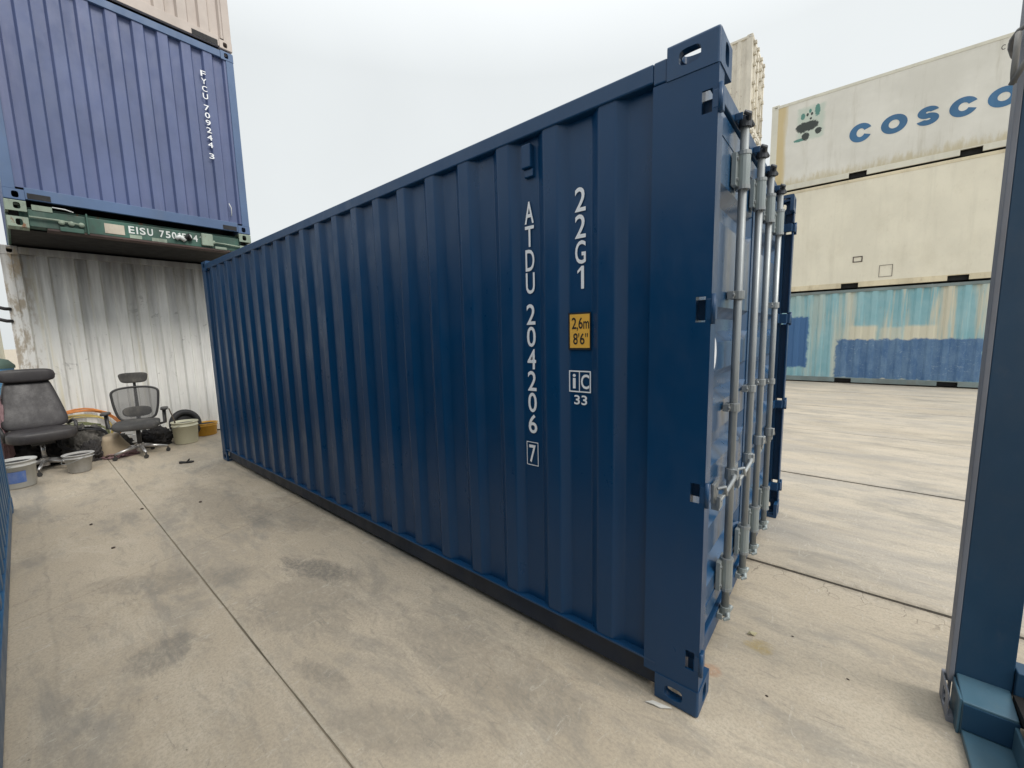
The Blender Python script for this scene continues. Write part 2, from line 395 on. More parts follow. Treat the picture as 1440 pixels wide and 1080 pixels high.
    c = n.mix(joint(1.463, 0.05, 0.55, 4), c, (0.22, 0.19, 0.15, 1))
    c = n.mix(joint(3.66, 0.05, 0.5, 5), c, (0.22, 0.19, 0.15, 1))
    # scuffs, trowel marks, grit, aggregate, pits
    sc = n.noise((5, 22, 1), 10, 0.8, off=(4, 4, 1), dist=1.6, rot=0.55)
    c = n.mix(n.step(sc, 0.57, 0.64, 0, 0.5), c, (0.205, 0.19, 0.16, 1))
    sc2 = n.noise((20, 6, 1), 10, 0.8, off=(8, 1, 1), dist=1.6, rot=0.2)
    c = n.mix(n.step(sc2, 0.57, 0.64, 0, 0.5), c, (0.60, 0.555, 0.47, 1))
    gr = n.noise((75, 75, 75), 6, 0.8)
    c = n.mix(n.step(gr, 0.40, 0.66, 0, 0.5), c, (0.27, 0.24, 0.195, 1))
    pit = n.noise((38, 38, 38), 5, 0.7, off=(5, 5, 5))
    pitm = n.step(pit, 0.665, 0.70)
    clus = n.step(n.noise((1.7, 1.7, 1), 4, 0.6, off=(1, 3, 0)), 0.45, 0.6)
    pitm = n.math('MULTIPLY', pitm, clus)
    c = n.mix(n.math('MULTIPLY', pitm, 0.8), c, (0.11, 0.09, 0.065, 1))
    vo = n.t.nodes.new('ShaderNodeTexVoronoi')
    vo.feature = 'DISTANCE_TO_EDGE'
    vo.inputs['Scale'].default_value = 7.5
    wv = n.t.nodes.new('ShaderNodeTexNoise'); wv.inputs['Scale'].default_value = 5.0; wv.inputs['Detail'].default_value = 8
    n.t.links.new(n.P, wv.inputs['Vector'])
    ad = n.t.nodes.new('ShaderNodeVectorMath'); ad.operation = 'MULTIPLY_ADD'
    n.t.links.new(wv.outputs['Color'], ad.inputs[0]); ad.inputs[1].default_value = (0.25, 0.25, 0); n.t.links.new(n.P, ad.inputs[2])
    n.t.links.new(ad.outputs[0], vo.inputs['Vector'])
    # crazed strips: just short of the wide joint, and a few worn places
    strip = n.math('MULTIPLY', n.step(Y, 1.22, 1.36), n.step(Y, 1.47, 1.46))
    zone = n.math('MAXIMUM', n.math('MULTIPLY', strip, 1.0), n.step(n.noise((0.9, 0.9, 1), 4, 0.6, off=(6, 1, 0)), 0.60, 0.66, 0, 0.5))
    crk = n.math('MULTIPLY', n.step(vo.outputs['Distance'], 0.003, 0.016, 1, 0), zone)
    c = n.mix(n.math('MULTIPLY', crk, 0.55), c, (0.13, 0.11, 0.085, 1))
    h = n.math('ADD', n.math('MULTIPLY', gr, 0.6), n.math('ADD', n.math('MULTIPLY', sw2, 0.9), n.math('MULTIPLY', pitm, -0.9)))
    h = n.math('SUBTRACT', h, n.math('MULTIPLY', crk, 0.8))
    n.bump(h, 0.6, 0.004)
    return n.out(c, n.step(sw, 0.3, 0.7, 0.85, 0.6), 0.0, 0.35)
M['concrete'] = mat_concrete()

# ------------------------------------------------------------------ object helpers
def finish(name, bm, mat, parent=None, smooth=False, bevel=0.0, loc=None, autosmooth=False):
    me = bpy.data.meshes.new(name)
    bm.normal_update()
    bm.to_mesh(me)
    bm.free()
    if smooth:
        for p in me.polygons:
            p.use_smooth = True
    me.materials.append(mat)
    o = bpy.data.objects.new(name, me)
    COL.objects.link(o)
    if parent is not None:
        o.parent = parent
    if loc is not None:
        o.location = loc
    if bevel:
        b = o.modifiers.new('bevel', 'BEVEL')
        b.width = bevel
        b.segments = 2
        b.limit_method = 'ANGLE'
        b.angle_limit = R(40)
    return o

def thing(name, label, cat, loc=(0, 0, 0), rz=0.0, group=None):
    o = bpy.data.objects.new(name, None)
    o.empty_display_size = 0.2
    COL.objects.link(o)
    o.location = loc
    o.rotation_euler = (0, 0, rz)
    o['label'] = label
    o['category'] = cat
    if group:
        o['group'] = group
    return o

def tag(o, label, cat, group=None):
    o['label'] = label
    o['category'] = cat
    if group:
        o['group'] = group
    return o

def box(bm, x0, x1, y0, y1, z0, z1):
    v = [bm.verts.new((x, y, z)) for x in (x0, x1) for y in (y0, y1) for z in (z0, z1)]
    for f in ((0, 1, 3, 2), (4, 6, 7, 5), (0, 4, 5, 1), (2, 3, 7, 6), (0, 2, 6, 4), (1, 5, 7, 3)):
        bm.faces.new([v[i] for i in f])
    return v

def B(name, mat, parent, *boxes, bevel=0.0, loc=None):
    bm = bmesh.new()
    for b in boxes:
        box(bm, *b)
    return finish(name, bm, mat, parent, bevel=bevel, loc=loc)

def tube(bm, pts, r, seg=8, cap=True):
    pts = [Vector(p) for p in pts]
    rings = []
    n = len(pts)
    prev = None
    for i, p in enumerate(pts):
        t = (pts[min(i + 1, n - 1)] - pts[max(i - 1, 0)]).normalized()
        if prev is None:
            a = t.orthogonal().normalized()
        else:
            a = (prev - t * prev.dot(t)).normalized()
        prev = a
        b_ = t.cross(a)
        rr = r[i] if isinstance(r, (list, tuple)) else r
        rings.append([bm.verts.new(p + (a * math.cos(2 * PI * k / seg) + b_ * math.sin(2 * PI * k / seg)) * rr) for k in range(seg)])
    for i in range(n - 1):
        for k in range(seg):
            bm.faces.new((rings[i][k], rings[i][(k + 1) % seg], rings[i + 1][(k + 1) % seg], rings[i + 1][k]))
    if cap:
        bm.faces.new(rings[0][::-1])
        bm.faces.new(rings[-1])

def T(name, mat, parent, pts, r, seg=10, loc=None):
    bm = bmesh.new()
    tube(bm, pts, r, seg)
    o = finish(name, bm, mat, parent, smooth=True, loc=loc)
    return o

def lathe(bm, prof, seg=28, cx=0, cy=0, closed=False):
    rings = []
    for r, z in prof:
        rings.append([bm.verts.new((cx + r * math.cos(2 * PI * k / seg), cy + r * math.sin(2 * PI * k / seg), z)) for k in range(seg)])
    for i in range(len(rings) - 1):
        for k in range(seg):
            bm.faces.new((rings[i][k], rings[i][(k + 1) % seg], rings[i + 1][(k + 1) % seg], rings[i + 1][k]))
    return rings

def cushion(bm, sx, sy, sz, e=0.35, seg=24, ring=14, fn=None):
    """superellipsoid"""
    def sp(a, e):
        return math.copysign(abs(a) ** e, a)
    grid = []
    for i in range(ring + 1):
        ph = -PI / 2 + PI * i / ring
        row = []
        for k in range(seg):
            th = 2 * PI * k / seg
            p = Vector((sx * sp(math.cos(ph), e) * sp(math.cos(th), e), sy * sp(math.cos(ph), e) * sp(math.sin(th), e), sz * sp(math.sin(ph), e)))
            if fn:
                p = fn(p)
            row.append(bm.verts.new(p))
        grid.append(row)
    for i in range(ring):
        for k in range(seg):
            bm.faces.new((grid[i][k], grid[i][(k + 1) % seg], grid[i + 1][(k + 1) % seg], grid[i + 1][k]))
    bmesh.ops.remove_doubles(bm, verts=bm.verts, dist=1e-5)

def plate_hole(bm, O, U, V, wu, wv, hu, hv, cu_, cv_, thick, seg=24):
    """rectangular plate wu x wv with a rounded slot (half sizes hu,hv) at (cu_,cv_); thickness inward along -U x V"""
    O, U, V = Vector(O), Vector(U), Vector(V)
    Nn = U.cross(V) * -thick
    inner, outer = [], []
    for k in range(seg):
        a = 2 * PI * (k + 0.5) / seg
        ca, sa = math.cos(a), math.sin(a)
        iu = cu_ + hu * math.copysign(abs(ca) ** 0.6, ca)
        iv = cv_ + hv * math.copysign(abs(sa) ** 0.6, sa)
        inner.append((iu, iv))
        s_ = 1e9
        if ca > 1e-6: s_ = min(s_, (wu - cu_) / ca)
        if ca < -1e-6: s_ = min(s_, -cu_ / ca)
        if sa > 1e-6: s_ = min(s_, (wv - cv_) / sa)
        if sa < -1e-6: s_ = min(s_, -cv_ / sa)
        outer.append((cu_ + ca * s_, cv_ + sa * s_))
    # snap the nearest outer point to each corner
    for c in ((0, 0), (wu, 0), (0, wv), (wu, wv)):
        i = min(range(seg), key=lambda j: (outer[j][0] - c[0]) ** 2 + (outer[j][1] - c[1]) ** 2)
        outer[i] = c
    def P3(p, d):
        return bm.verts.new(O + U * p[0] + V * p[1] + Nn * d)
    i0 = [P3(p, 0) for p in inner]; o0 = [P3(p, 0) for p in outer]; i1 = [P3(p, 1) for p in inner]; o1 = [P3(p, 1) for p in outer]
    for k in range(seg):
        j = (k + 1) % seg
        bm.faces.new((i0[k], o0[k], o0[j], i0[j]))
        bm.faces.new((i1[k], i1[j], o1[j], o1[k]))
        bm.faces.new((i0[k], i0[j], i1[j], i1[k]))

CAST = (0.178, 0.162, 0.118)
_cast = {}
def casting(name, mat, parent, x, y, z, dx, dy, dz):
    """ISO corner casting; (x,y,z) is the outermost corner, dx,dy,dz = direction (+1/-1) from there into the container"""
    key = (dx, dy, dz)
    sx_, sy_, sz_ = CAST
    if key not in _cast:
        if 'base' not in _cast:
            bm = bmesh.new()
            box(bm, 0, sx_, 0, sy_, 0, sz_)
            oe = [e_ for e_ in bm.edges if sum(1 for k_ in range(3) if all(abs(v_.co[k_]) < 1e-6 for v_ in e_.verts)) == 2]
            bmesh.ops.recalc_face_normals(bm, faces=bm.faces)
            bmesh.ops.bevel(bm, geom=oe, offset=0.011, segments=4, profile=0.5, affect='EDGES')
            ob = finish('tmp', bm, M['black'])
            cut = bmesh.new()
            tt_ = 0.024
            box(cut, tt_, sx_ + 0.1, tt_, sy_ + 0.1, tt_, sz_ + 0.1)
            inner = finish('tmp', cut, M['black'])
            def slot(c_, u_, v_, n_, hu, hv):
                b2 = bmesh.new()
                c_, u_, v_, n_ = Vector(c_), Vector(u_), Vector(v_), Vector(n_)
                ra, rb = [], []
                for q in range(24):
                    a_ = 2 * PI * (q + 0.5) / 24
                    p_ = c_ + u_ * hu * math.copysign(abs(math.cos(a_)) ** 0.6, math.cos(a_)) + v_ * hv * math.copysign(abs(math.sin(a_)) ** 0.6, math.sin(a_))
                    ra.append(b2.verts.new(p_ - n_ * 0.03)); rb.append(b2.verts.new(p_ + n_ * 0.04))
                for q in range(24):
                    b2.faces.new((ra[q], ra[(q + 1) % 24], rb[(q + 1) % 24], rb[q]))
                b2.faces.new(ra[::-1]); b2.faces.new(rb)
                bmesh.ops.recalc_face_normals(b2, faces=b2.faces)
                return finish('tmp', b2, M['black'])
            cuts = [inner, slot((sx_ * 0.56, 0, sz_ * 0.5), (1, 0, 0), (0, 0, 1), (0, 1, 0), 0.037, 0.027),
                    slot((0, sy_ * 0.56, sz_ * 0.5), (0, 1, 0), (0, 0, 1), (1, 0, 0), 0.027, 0.036),
                    slot((sx_ * 0.5, sy_ * 0.5, 0), (1, 0, 0), (0, 1, 0), (0, 0, 1), 0.060, 0.032)]
            for c_ in cuts:
                bo = ob.modifiers.new('b', 'BOOLEAN')
                bo.operation = 'DIFFERENCE'
                bo.solver = 'EXACT'
                bo.object = c_
            bpy.context.view_layer.update()
            me = bpy.data.meshes.new_from_object(ob.evaluated_get(bpy.context.evaluated_depsgraph_get()))
            me.materials.clear()
            for o_ in cuts + [ob]:
                bpy.data.objects.remove(o_)
            _cast['base'] = me
        bm = bmesh.new()
        bm.from_mesh(_cast['base'])
        e = 0.0008
        bmesh.ops.scale(bm, vec=(dx, dy, dz), verts=bm.verts)
        bmesh.ops.recalc_face_normals(bm, faces=bm.faces)
        me = bpy.data.meshes.new('corner_casting')
        bm.to_mesh(me)
        bm.free()
        _cast[key] = me
    me = _cast[key]
    kk = (key, mat.name)
    if kk not in _cast:
        m2 = me.copy()
        m2.materials.append(mat)
        _cast[kk] = m2
    o = bpy.data.objects.new('corner_casting', _cast[kk])
    COL.objects.link(o)
    o.parent = parent
    o.location = (x, y, z)
    return o

def corr_profile(a, b, pitch, phase, flat_in, slope, depth):
    """(s, d) points from a to b; recess (depth) centred on phase + k*pitch"""
    pts = []
    k0 = int(math.floor((a - phase) / pitch)) - 1
    k1 = int(math.ceil((b - phase) / pitch)) + 1
    raw = []
    for k in range(k0, k1 + 1):
        c = phase + k * pitch
        raw += [(c - flat_in / 2 - slope, 0), (c - flat_in / 2, depth), (c + flat_in / 2, depth), (c + flat_in / 2 + slope, 0)]
    def ev(s):
        for i in range(len(raw) - 1):
            if raw[i][0] <= s <= raw[i + 1][0]:
                t = (s - raw[i][0]) / max(1e-9, raw[i + 1][0] - raw[i][0])
                return raw[i][1] + t * (raw[i + 1][1] - raw[i][1])
        return 0
    pts = [(a, ev(a))] + [p for p in raw if a + 0.004 < p[0] < b - 0.004] + [(b, ev(b))]
    return pts

def wall_sheet(name, mat, parent, pts, fn, z0, z1, nz=1, wob=0.0, bevel=0.006):
    """folded sheet: pts (s,d), fn(s,d)->(x,y)"""
    bm = bmesh.new()
    cols = []
    for s_, d in pts:
        col = []
        for i in range(nz + 1):
            z = z0 + (z1 - z0) * i / nz
            dd = d
            if wob:
                dd += wob * mnoise.noise(Vector((s_ * 0.7, 3.3, z * 1.1)))
            x, y = fn(s_, dd)
            col.append(bm.verts.new((x, y, z)))
        cols.append(col)
    for a, b_ in zip(cols, cols[1:]):
        for i in range(nz):
            bm.faces.new((a[i], b_[i], b_[i + 1], a[i + 1]))
    o = finish(name, bm, mat, parent)
    if bevel:
        bv = o.modifiers.new('bevel', 'BEVEL')
        bv.width = bevel
        bv.segments = 2
        bv.limit_method = 'ANGLE'
        bv.angle_limit = R(20)
    so = o.modifiers.new('thickness', 'SOLIDIFY')
    so.thickness = 0.002
    so.offset = 0
    return o

# text -> joined flat mesh glyphs
def glyph_bm(ch, bold=0.0):
    cu_ = bpy.data.curves.new('t', 'FONT')
    cu_.body = ch
    cu_.size = 1
    cu_.resolution_u = 4
    cu_.offset = bold
    o = bpy.data.objects.new('t', cu_)
    COL.objects.link(o)
    bpy.context.view_layer.update()
    me = bpy.data.meshes.new_from_object(o.evaluated_get(bpy.context.evaluated_depsgraph_get()))
    bpy.data.objects.remove(o)
    bpy.data.curves.remove(cu_)
    xs = [v.co.x for v in me.vertices]; ys = [v.co.y for v in me.vertices]
    bb = (min(xs), max(xs), min(ys), max(ys))
    return me, bb
_g = {}
def marking(name, mat, parent, items, frame, bold=0.0, depth=0.0015):
    """items (ch, u, v, w, h): glyph box lower-left (u,v), size w,h in a plane; frame(u,v,d)->xyz. One object per character."""
    for ch, u, v, w_, h_ in items:
        bm = bmesh.new()
        if ch == '1':
            st = h_ * 0.15
            uc = u + w_ * 0.62
            P_ = [(uc, v), (uc + st, v), (uc + st, v + h_), (uc + st * 0.15, v + h_), (u, v + h_ * 0.80), (u, v + h_ * 0.68), (uc, v + h_ * 0.82)]
            vs = [bm.verts.new(frame(a_, b_, depth)) for a_, b_ in P_]
            bm.faces.new((vs[0], vs[1], vs[2], vs[3], vs[6]))
            bm.faces.new((vs[3], vs[4], vs[5], vs[6]))
        else:
            if (ch, bold) not in _g:
                _g[(ch, bold)] = glyph_bm(ch, bold)
            me, (a, b_, c_, d_) = _g[(ch, bold)]
            vs = [bm.verts.new(frame(u + (q.co.x - a) / (b_ - a) * w_, v + (q.co.y - c_) / (d_ - c_) * h_, depth)) for q in me.vertices]
            for p in me.polygons:
                try:
                    bm.faces.new([vs[i] for i in p.vertices])
                except ValueError:
                    pass
        finish('digit' if ch.isdigit() else ('letter' if ch.isalpha() else 'punctuation_mark'), bm, mat, parent)

def frame_rect(bm, frame, u0, u1, v0, v1, t, d):
    for a in ((u0, u1, v0, v0 + t), (u0, u1, v1 - t, v1), (u0, u0 + t, v0 + t, v1 - t), (u1 - t, u1, v0 + t, v1 - t)):
        vs = [bm.verts.new(frame(x, y, d)) for x, y in ((a[0], a[2]), (a[1], a[2]), (a[1], a[3]), (a[0], a[3]))]
        bm.faces.new(vs)

# ------------------------------------------------------------------ generic container
def container(name, label, loc, L, W, H, mw, mr, mc=None, side='corr', near=True, far=True, plus='front', minus='front',
              pockets=(), rail_z=(0.035, 0.165), trail=(0.075), group=None, front_mat=None, phase=0.28, ends_w=0.16, roof_m=None, fprofile=None):
    t = thing(name, label, 'shipping container', loc, group=group)
    mc = mc or mr
    i = 0.004
    cx, cy, cz = CAST
    for xx, dx in ((0, 1), (L, -1)):
        for yy, dy in ((0, 1), (W, -1)):
            for zz, dz in ((0, 1), (H, -1)):
                casting('corner_casting', mc, t, xx, yy, zz, dx, dy, dz)
            xa, xb = (xx + i, xx + ends_w) if dx > 0 else (xx - ends_w, xx - i)
            ya, yb = (yy + i, yy + 0.10) if dy > 0 else (yy - 0.10, yy - i)
            B('corner_post', mr, t, (xa, xb, ya, yb, cz + 0.001, H - cz - 0.001), bevel=0.004)
    for yy, dy in ((0, 1), (W, -1)):
        if (dy > 0 and near) or (dy < 0 and far):
            ya, yb = (yy + i, yy + 0.05) if dy > 0 else (yy - 0.05, yy - i)
            bx = []
            x = cx + 0.001
            for p0, p1 in pockets:
                bx += [(x, p0, ya, yb, rail_z[0], rail_z[1]), (p0, p1, ya, yb, rail_z[1] - 0.022, rail_z[1])]
                x = p1
            bx.append((x, L - cx - 0.001, ya, yb, rail_z[0], rail_z[1]))
            B('bottom_side_rail', mr, t, *bx, bevel=0.003)
            for p0, p1 in pockets:
                B('fork_pocket', M['black'], t, (p0 + 0.002, p1 - 0.002, yy + dy * 0.12 - 0.002, yy + dy * 0.12 + 0.002, rail_z[0], rail_z[1]))
            B('top_side_rail', mr, t, (cx + 0.001, L - cx - 0.001, min(yy + dy * i, yy + dy * 0.065), max(yy + dy * i, yy + dy * 0.065), H - 0.03 - trail, H - 0.03), bevel=0.004)
            s0, s1 = ends_w - 0.01, L - ends_w + 0.01
            if side == 'corr':
                pts = corr_profile(s0, s1, 0.278, L - phase, 0.105, 0.043, 0.036)
                if dy > 0:
                    wall_sheet('side_wall', mw, t, pts, lambda s_, d: (s_, 0.012 + d), rail_z[1] - 0.004, H - 0.03 - trail + 0.004)
                else:
                    wall_sheet('side_wall', mw, t, pts, lambda s_, d: (s_, W - 0.012 - d), rail_z[1] - 0.004, H - 0.03 - trail + 0.004)
            else:
                ya = yy + dy * 0.012
                n_ = 1
                for k in range(n_):
                    a = s0 + (s1 - s0) * k / n_ + 0.0015
                    b_ = s0 + (s1 - s0) * (k + 1) / n_ - 0.0015
                    B('wall_panel', mw, t, (a, b_, min(ya, ya + dy * 0.05), max(ya, ya + dy * 0.05), rail_z[1] + 0.001, H - 0.03 - trail - 0.001))
    for xx, dx, kind in ((0, 1, minus), (L, -1, plus)):
        if kind == 'none':
            continue
        xa, xb = min(xx + dx * i, xx + dx * 0.06), max(xx + dx * i, xx + dx * 0.06)
        if kind in ('front', 'door'):
            B('end_sill', mr, t, (xa, xb, cy + 0.001, W - cy - 0.001, 0.02, 0.15), bevel=0.004)
            B('end_header', mr, t, (xa, xb, cy + 0.001, W - cy - 0.001, H - 0.105, H - 0.012), bevel=0.004)
        if kind == 'front':
            pts = corr_profile(0.095, W - 0.095, 0.25, W / 2 + 0.02, 0.105, 0.02, 0.045)
            wall_sheet('front_wall', front_mat or mw, t, pts, (lambda s_, d: (L - 0.02 - d, s_)) if dx < 0 else (lambda s_, d: (0.02 + d, s_)), 0.146, H - 0.101, bevel=0.003)
    z = H - 0.034
    B('roof', roof_m or mw, t, (0.06, L - 0.06, 0.06, W - 0.06, z - 0.004, z))
    B('floor', M['dark'], t, (0.06, L - 0.06, 0.055, W - 0.055, 0.13, 0.155))
    return t

L20, CW, CH = 6.058, 2.438, 2.591

# ------------------------------------------------------------------ ground
bm = bmesh.new()
v = [bm.verts.new(p) for p in ((-400, -400, -0.05), (400, -400, -0.05), (400, 400, -0.05), (-400, 400, -0.05))]
bm.faces.new(v)
ground = finish('ground', bm, M['concrete'])
ground['kind'] = 'structure'
B('joint_filler', M['filler'], ground, (-24, 14, -10, 30, -0.016, -0.010))
B('joint_filler', M['sand'], ground, (-21.9, 12.9, -0.99, -0.97, -0.0095, -0.0035))
rows = [(-6.0, -3.42, 0.010), (-3.42, -0.980, 0.007), (-0.980, 1.463, 0.026), (1.463, 3.66, 0.030), (3.66, 6.1, 0.012), (6.1, 8.55, 0.012), (8.55, 11.0, 0.012), (11.0, 16, 0.01)]
def joint_xs(i):
    # (x position, skew) of cross joints
    if i in (1, 2):
        return [(-22, 0), (-13, 0), (-8.2, 0), (-3.41, -0.27), (3.5, 0), (13, 0)]
    return [(-22, 0), (-12, 0), (-5, 0), (4.2, 0), (13, 0)]
slab_me = None
for i, (y0, y1, gap) in enumerate(rows):
    gp = rows[i - 1][2] if i else 0.01
    js = joint_xs(i)
    for (xa, ka), (xb, kb) in zip(js, js[1:]):
        h = 0.0022
        ya, yb = y0 + gp / 2, y1 - gap / 2
        def X_(x, k, y, s_):
            return x + k * (y + 1.0) + s_ * h
        bm = bmesh.new()
        n_ = max(2, int((xb - xa) / 0.25))
        rng = random.Random(i * 31 + int(xa))
        top0, top1, bot0, bot1 = [], [], [], []
        for k in range(n_ + 1):
            f = k / n_
            j0 = rng.uniform(-1, 1) * min(0.003, gp * 0.25)
            j1 = rng.uniform(-1, 1) * min(0.003, gap * 0.25)
            p0 = X_(xa, ka, ya, 1) * (1 - f) + X_(xb, kb, ya, -1) * f
            p1 = X_(xa, ka, yb, 1) * (1 - f) + X_(xb, kb, yb, -1) * f
            top0.append(bm.verts.new((p0, ya + j0, 0))); top1.append(bm.verts.new((p1, yb + j1, 0)))
            bot0.append(bm.verts.new((p0, ya + j0, -0.04))); bot1.append(bm.verts.new((p1, yb + j1, -0.04)))
        for k in range(n_):
            bm.faces.new((top0[k], top0[k + 1], top1[k + 1], top1[k]))
            bm.faces.new((bot0[k], bot0[k + 1], top0[k + 1], top0[k]))
            bm.faces.new((top1[k], top1[k + 1], bot1[k + 1], bot1[k]))
        bm.faces.new((top0[0], top1[0], bot1[0], bot0[0]))
        bm.faces.new((top0[-1], bot0[-1], bot1[-1], top1[-1]))
        finish('concrete_slab', bm, M['concrete'], ground)

# ------------------------------------------------------------------ the main navy container (local x 0..L, door at x = L -> world x = 0)
def main_container():
    t = thing('shipping_container', 'new navy blue container with white code ATDU and a yellow height sign', 'shipping container', (-L20, 0, 0))
    L, W, H = L20, CW, CH
    mw, mr = M['navy'], M['navy_rail']
    cx, cy, cz = CAST
    for xx, dx in ((0, 1), (L, -1)):
        for yy, dy in ((0, 1), (W, -1)):
            for zz, dz in ((0, 1), (H, -1)):
                casting('corner_casting', mr, t, xx, yy, zz, dx, dy, dz)
    # far end posts, plain
    for yy, dy in ((0, 1), (W, -1)):
        B('corner_post', mr, t, (0.004, 0.13, min(yy + dy * 0.003, yy + dy * 0.10), max(yy + dy * 0.003, yy + dy * 0.10), cz, H - cz), bevel=0.004)
    # door posts: side plate with hinge notches, front flange, inner web
    zs = [cz - 0.001, 0.204, 0.286, 0.914, 0.994, 1.608, 1.700, 2.322, 2.398, H - cz + 0.001]
    for yy, dy in ((0, 1), (W, -1)):
        bm = bmesh.new()
        xs = [L - 0.228, L - 0.056, L - 0.022, L - 0.003]
        y_a, y_b = yy + dy * 0.003, yy + dy * 0.012
        for a in range(3):
            for b_ in range(len(zs) - 1):
                if a == 1 and b_ % 2 == 1:
                    continue
                box(bm, xs[a], xs[a + 1], min(y_a, y_b), max(y_a, y_b), zs[b_], zs[b_ + 1])
        bmesh.ops.remove_doubles(bm, verts=bm.verts, dist=1e-6)
        dead = [f for f in bm.faces if not f.is_valid]
        # drop interior faces shared between cells
        seen = {}
        for f in bm.faces:
            k = tuple(sorted(v_.index for v_ in f.verts))
        bm.verts.index_update()
        seen = {}
        for f in bm.faces:
            k = tuple(sorted(v_.index for v_ in f.verts))
            seen.setdefault(k, []).append(f)
        dbl = [f for fs in seen.values() if len(fs) > 1 for f in fs]
        bmesh.ops.delete(bm, geom=dbl, context='FACES')
        p = finish('corner_post', bm, mw, t)
        # front flange with the same notches, web behind
        bx = []
        for b_ in range(0, len(zs) - 1, 2):
            bx.append((L - 0.012, L - 0.0035, min(yy + dy * 0.0125, yy + dy * 0.075), max(yy + dy * 0.0125, yy + dy * 0.075), zs[b_], zs[b_ + 1]))
        B('post_flange', mw, p, *bx)
        B('post_web', M['navy_rail'], p, (L - 0.228, L - 0.06, min(yy + dy * 0.05, yy + dy * 0.06), max(yy + dy * 0.05, yy + dy * 0.06), cz + 0.001, H - cz - 0.001),
          (L - 0.064, L - 0.060, min(yy + dy * 0.0125, yy + dy * 0.05), max(yy + dy * 0.0125, yy + dy * 0.05), cz + 0.001, H - cz - 0.001))
        for b_ in (1, 3, 5, 7):
            z0, z1 = zs[b_] + 0.008, zs[b_ + 1] - 0.008
            bm = bmesh.new()
            box(bm, L - 0.02, L + 0.006, min(yy + dy * 0.002, yy + dy * 0.055), max(yy + dy * 0.002, yy + dy * 0.055), z0, z1)
            box(bm, L - 0.075, L - 0.012, min(yy + dy * 0.056, yy + dy * 0.09), max(yy + dy * 0.056, yy + dy * 0.09), z0, z1)
            hh = finish('hinge', bm, M['navy_rail'], p, bevel=0.003)
            yc = yy + dy * 0.004
            T('hinge_pin', M['navy_rail'], p, [(L + 0.004, yc, z0 - 0.016), (L + 0.004, yc, z1 + 0.016)], 0.008, 8)
    # rails
    for yy, dy in ((0, 1), (W, -1)):
        ya, yb = sorted((yy + dy * 0.002, yy + dy * 0.052))
        pk = [(L / 2 - 1.20, L / 2 - 0.85), (L / 2 + 0.85, L / 2 + 1.20)]
        bm = bmesh.new()
        pr_ = [(0.002, 0.165), (0.096, 0.165), (0.096, 0.156), (0.002, 0.156)]
        e0 = [bm.verts.new((cx + 0.001, yy + dy * a_, b_)) for a_, b_ in pr_]
        e1 = [bm.verts.new((L - cx - 0.001, yy + dy * a_, b_)) for a_, b_ in pr_]
        for q in range(len(pr_)):
            bm.faces.new((e0[q], e0[(q + 1) % len(pr_)], e1[(q + 1) % len(pr_)], e1[q]))
        bm.faces.new(e0[::-1]); bm.faces.new(e1)
        bmesh.ops.recalc_face_normals(bm, faces=bm.faces)
        rl = finish('bottom_side_rail', bm, mr, t)
        B('rail_web', M['rail_shade'], rl, (cx + 0.001, L - cx - 0.001, min(yy + dy * 0.030, yy + dy * 0.036), max(yy + dy * 0.030, yy + dy * 0.036), 0.038, 0.1555),
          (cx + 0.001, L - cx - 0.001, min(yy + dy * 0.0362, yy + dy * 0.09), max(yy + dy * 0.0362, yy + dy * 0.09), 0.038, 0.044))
        B('top_side_rail', mr, t, (cx - 0.01, L - 0.2285, min(yy + dy * 0.004, yy + dy * 0.064), max(yy + dy * 0.004, yy + dy * 0.064), 2.490, 2.558), (L - 0.2284, L - cx - 0.0005, min(yy + dy * 0.004, yy + dy * 0.064), max(yy + dy * 0.004, yy + dy * 0.064), 2.478, 2.558), bevel=0.006)
        pts = corr_profile(0.10, L - 0.215, 0.2785, L - 0.280, 0.112, 0.046, 0.032)
        # end panels taper out towards the post
        f = (lambda s_, d: (s_, 0.010 + d)) if dy > 0 else (lambda s_, d: (s_, W - 0.008 - d))
        wall_sheet('side_wall', mw, t, pts, f, 0.1645, 2.4905, nz=10, wob=0.007, bevel=0.014)
        # ventilators in two recesses per side
        for xc in (L - 0.835, 0.28 + 0.2785 * 1):
            yv = sorted((yy + dy * 0.012, yy + dy * 0.046))
            vent = B('ventilator', mw, t, (xc - 0.028, xc + 0.026, yv[0], yv[1], 2.355, 2.462), bevel=0.006)
            yv = sorted((yy + dy * 0.026, yy + dy * 0.0455))
            B('vent_lip', M['navy_rail'], vent, (xc - 0.022, xc + 0.03, yv[0], yv[1], 2.318, 2.354), bevel=0.004)
    # cross members under the floor, floor, roof
    for k in range(19):
        x = 0.3 + k * (L - 0.6) / 18
        B('cross_member', mr, t, (x - 0.022, x + 0.022, 0.097, W - 0.097, 0.047, 0.125))
    B('floor', M['dark'], t, (0.1, L - 0.135, 0.098, W - 0.098, 0.126, 0.155))
    bm = bmesh.new()
    pr = corr_profile(0.15, L - 0.15, 0.21, 0.2, 0.09, 0.03, 0.018)
    a = [(bm.verts.new((s_, 0.066, 2.552 - d)), bm.verts.new((s_, W - 0.066, 2.552 - d))) for s_, d in pr]
    for p, q in zip(a, a[1:]):
        bm.faces.new((p[0], q[0], q[1], p[1]))
    finish('roof', bm, mr, t)
    # far (front) end
    B('end_sill', mr, t, (0.005, 0.06, cy + 0.001, W - cy - 0.001, 0.03, 0.16))
    B('end_header', mr, t, (0.005, 0.06, cy + 0.001, W - cy - 0.001, 2.47, 2.575))
    wall_sheet('front_wall', mw, t, corr_profile(0.09, W - 0.09, 0.25, W / 2, 0.105, 0.02, 0.045), lambda s_, d: (0.02 + d, s_), 0.158, 2.472)
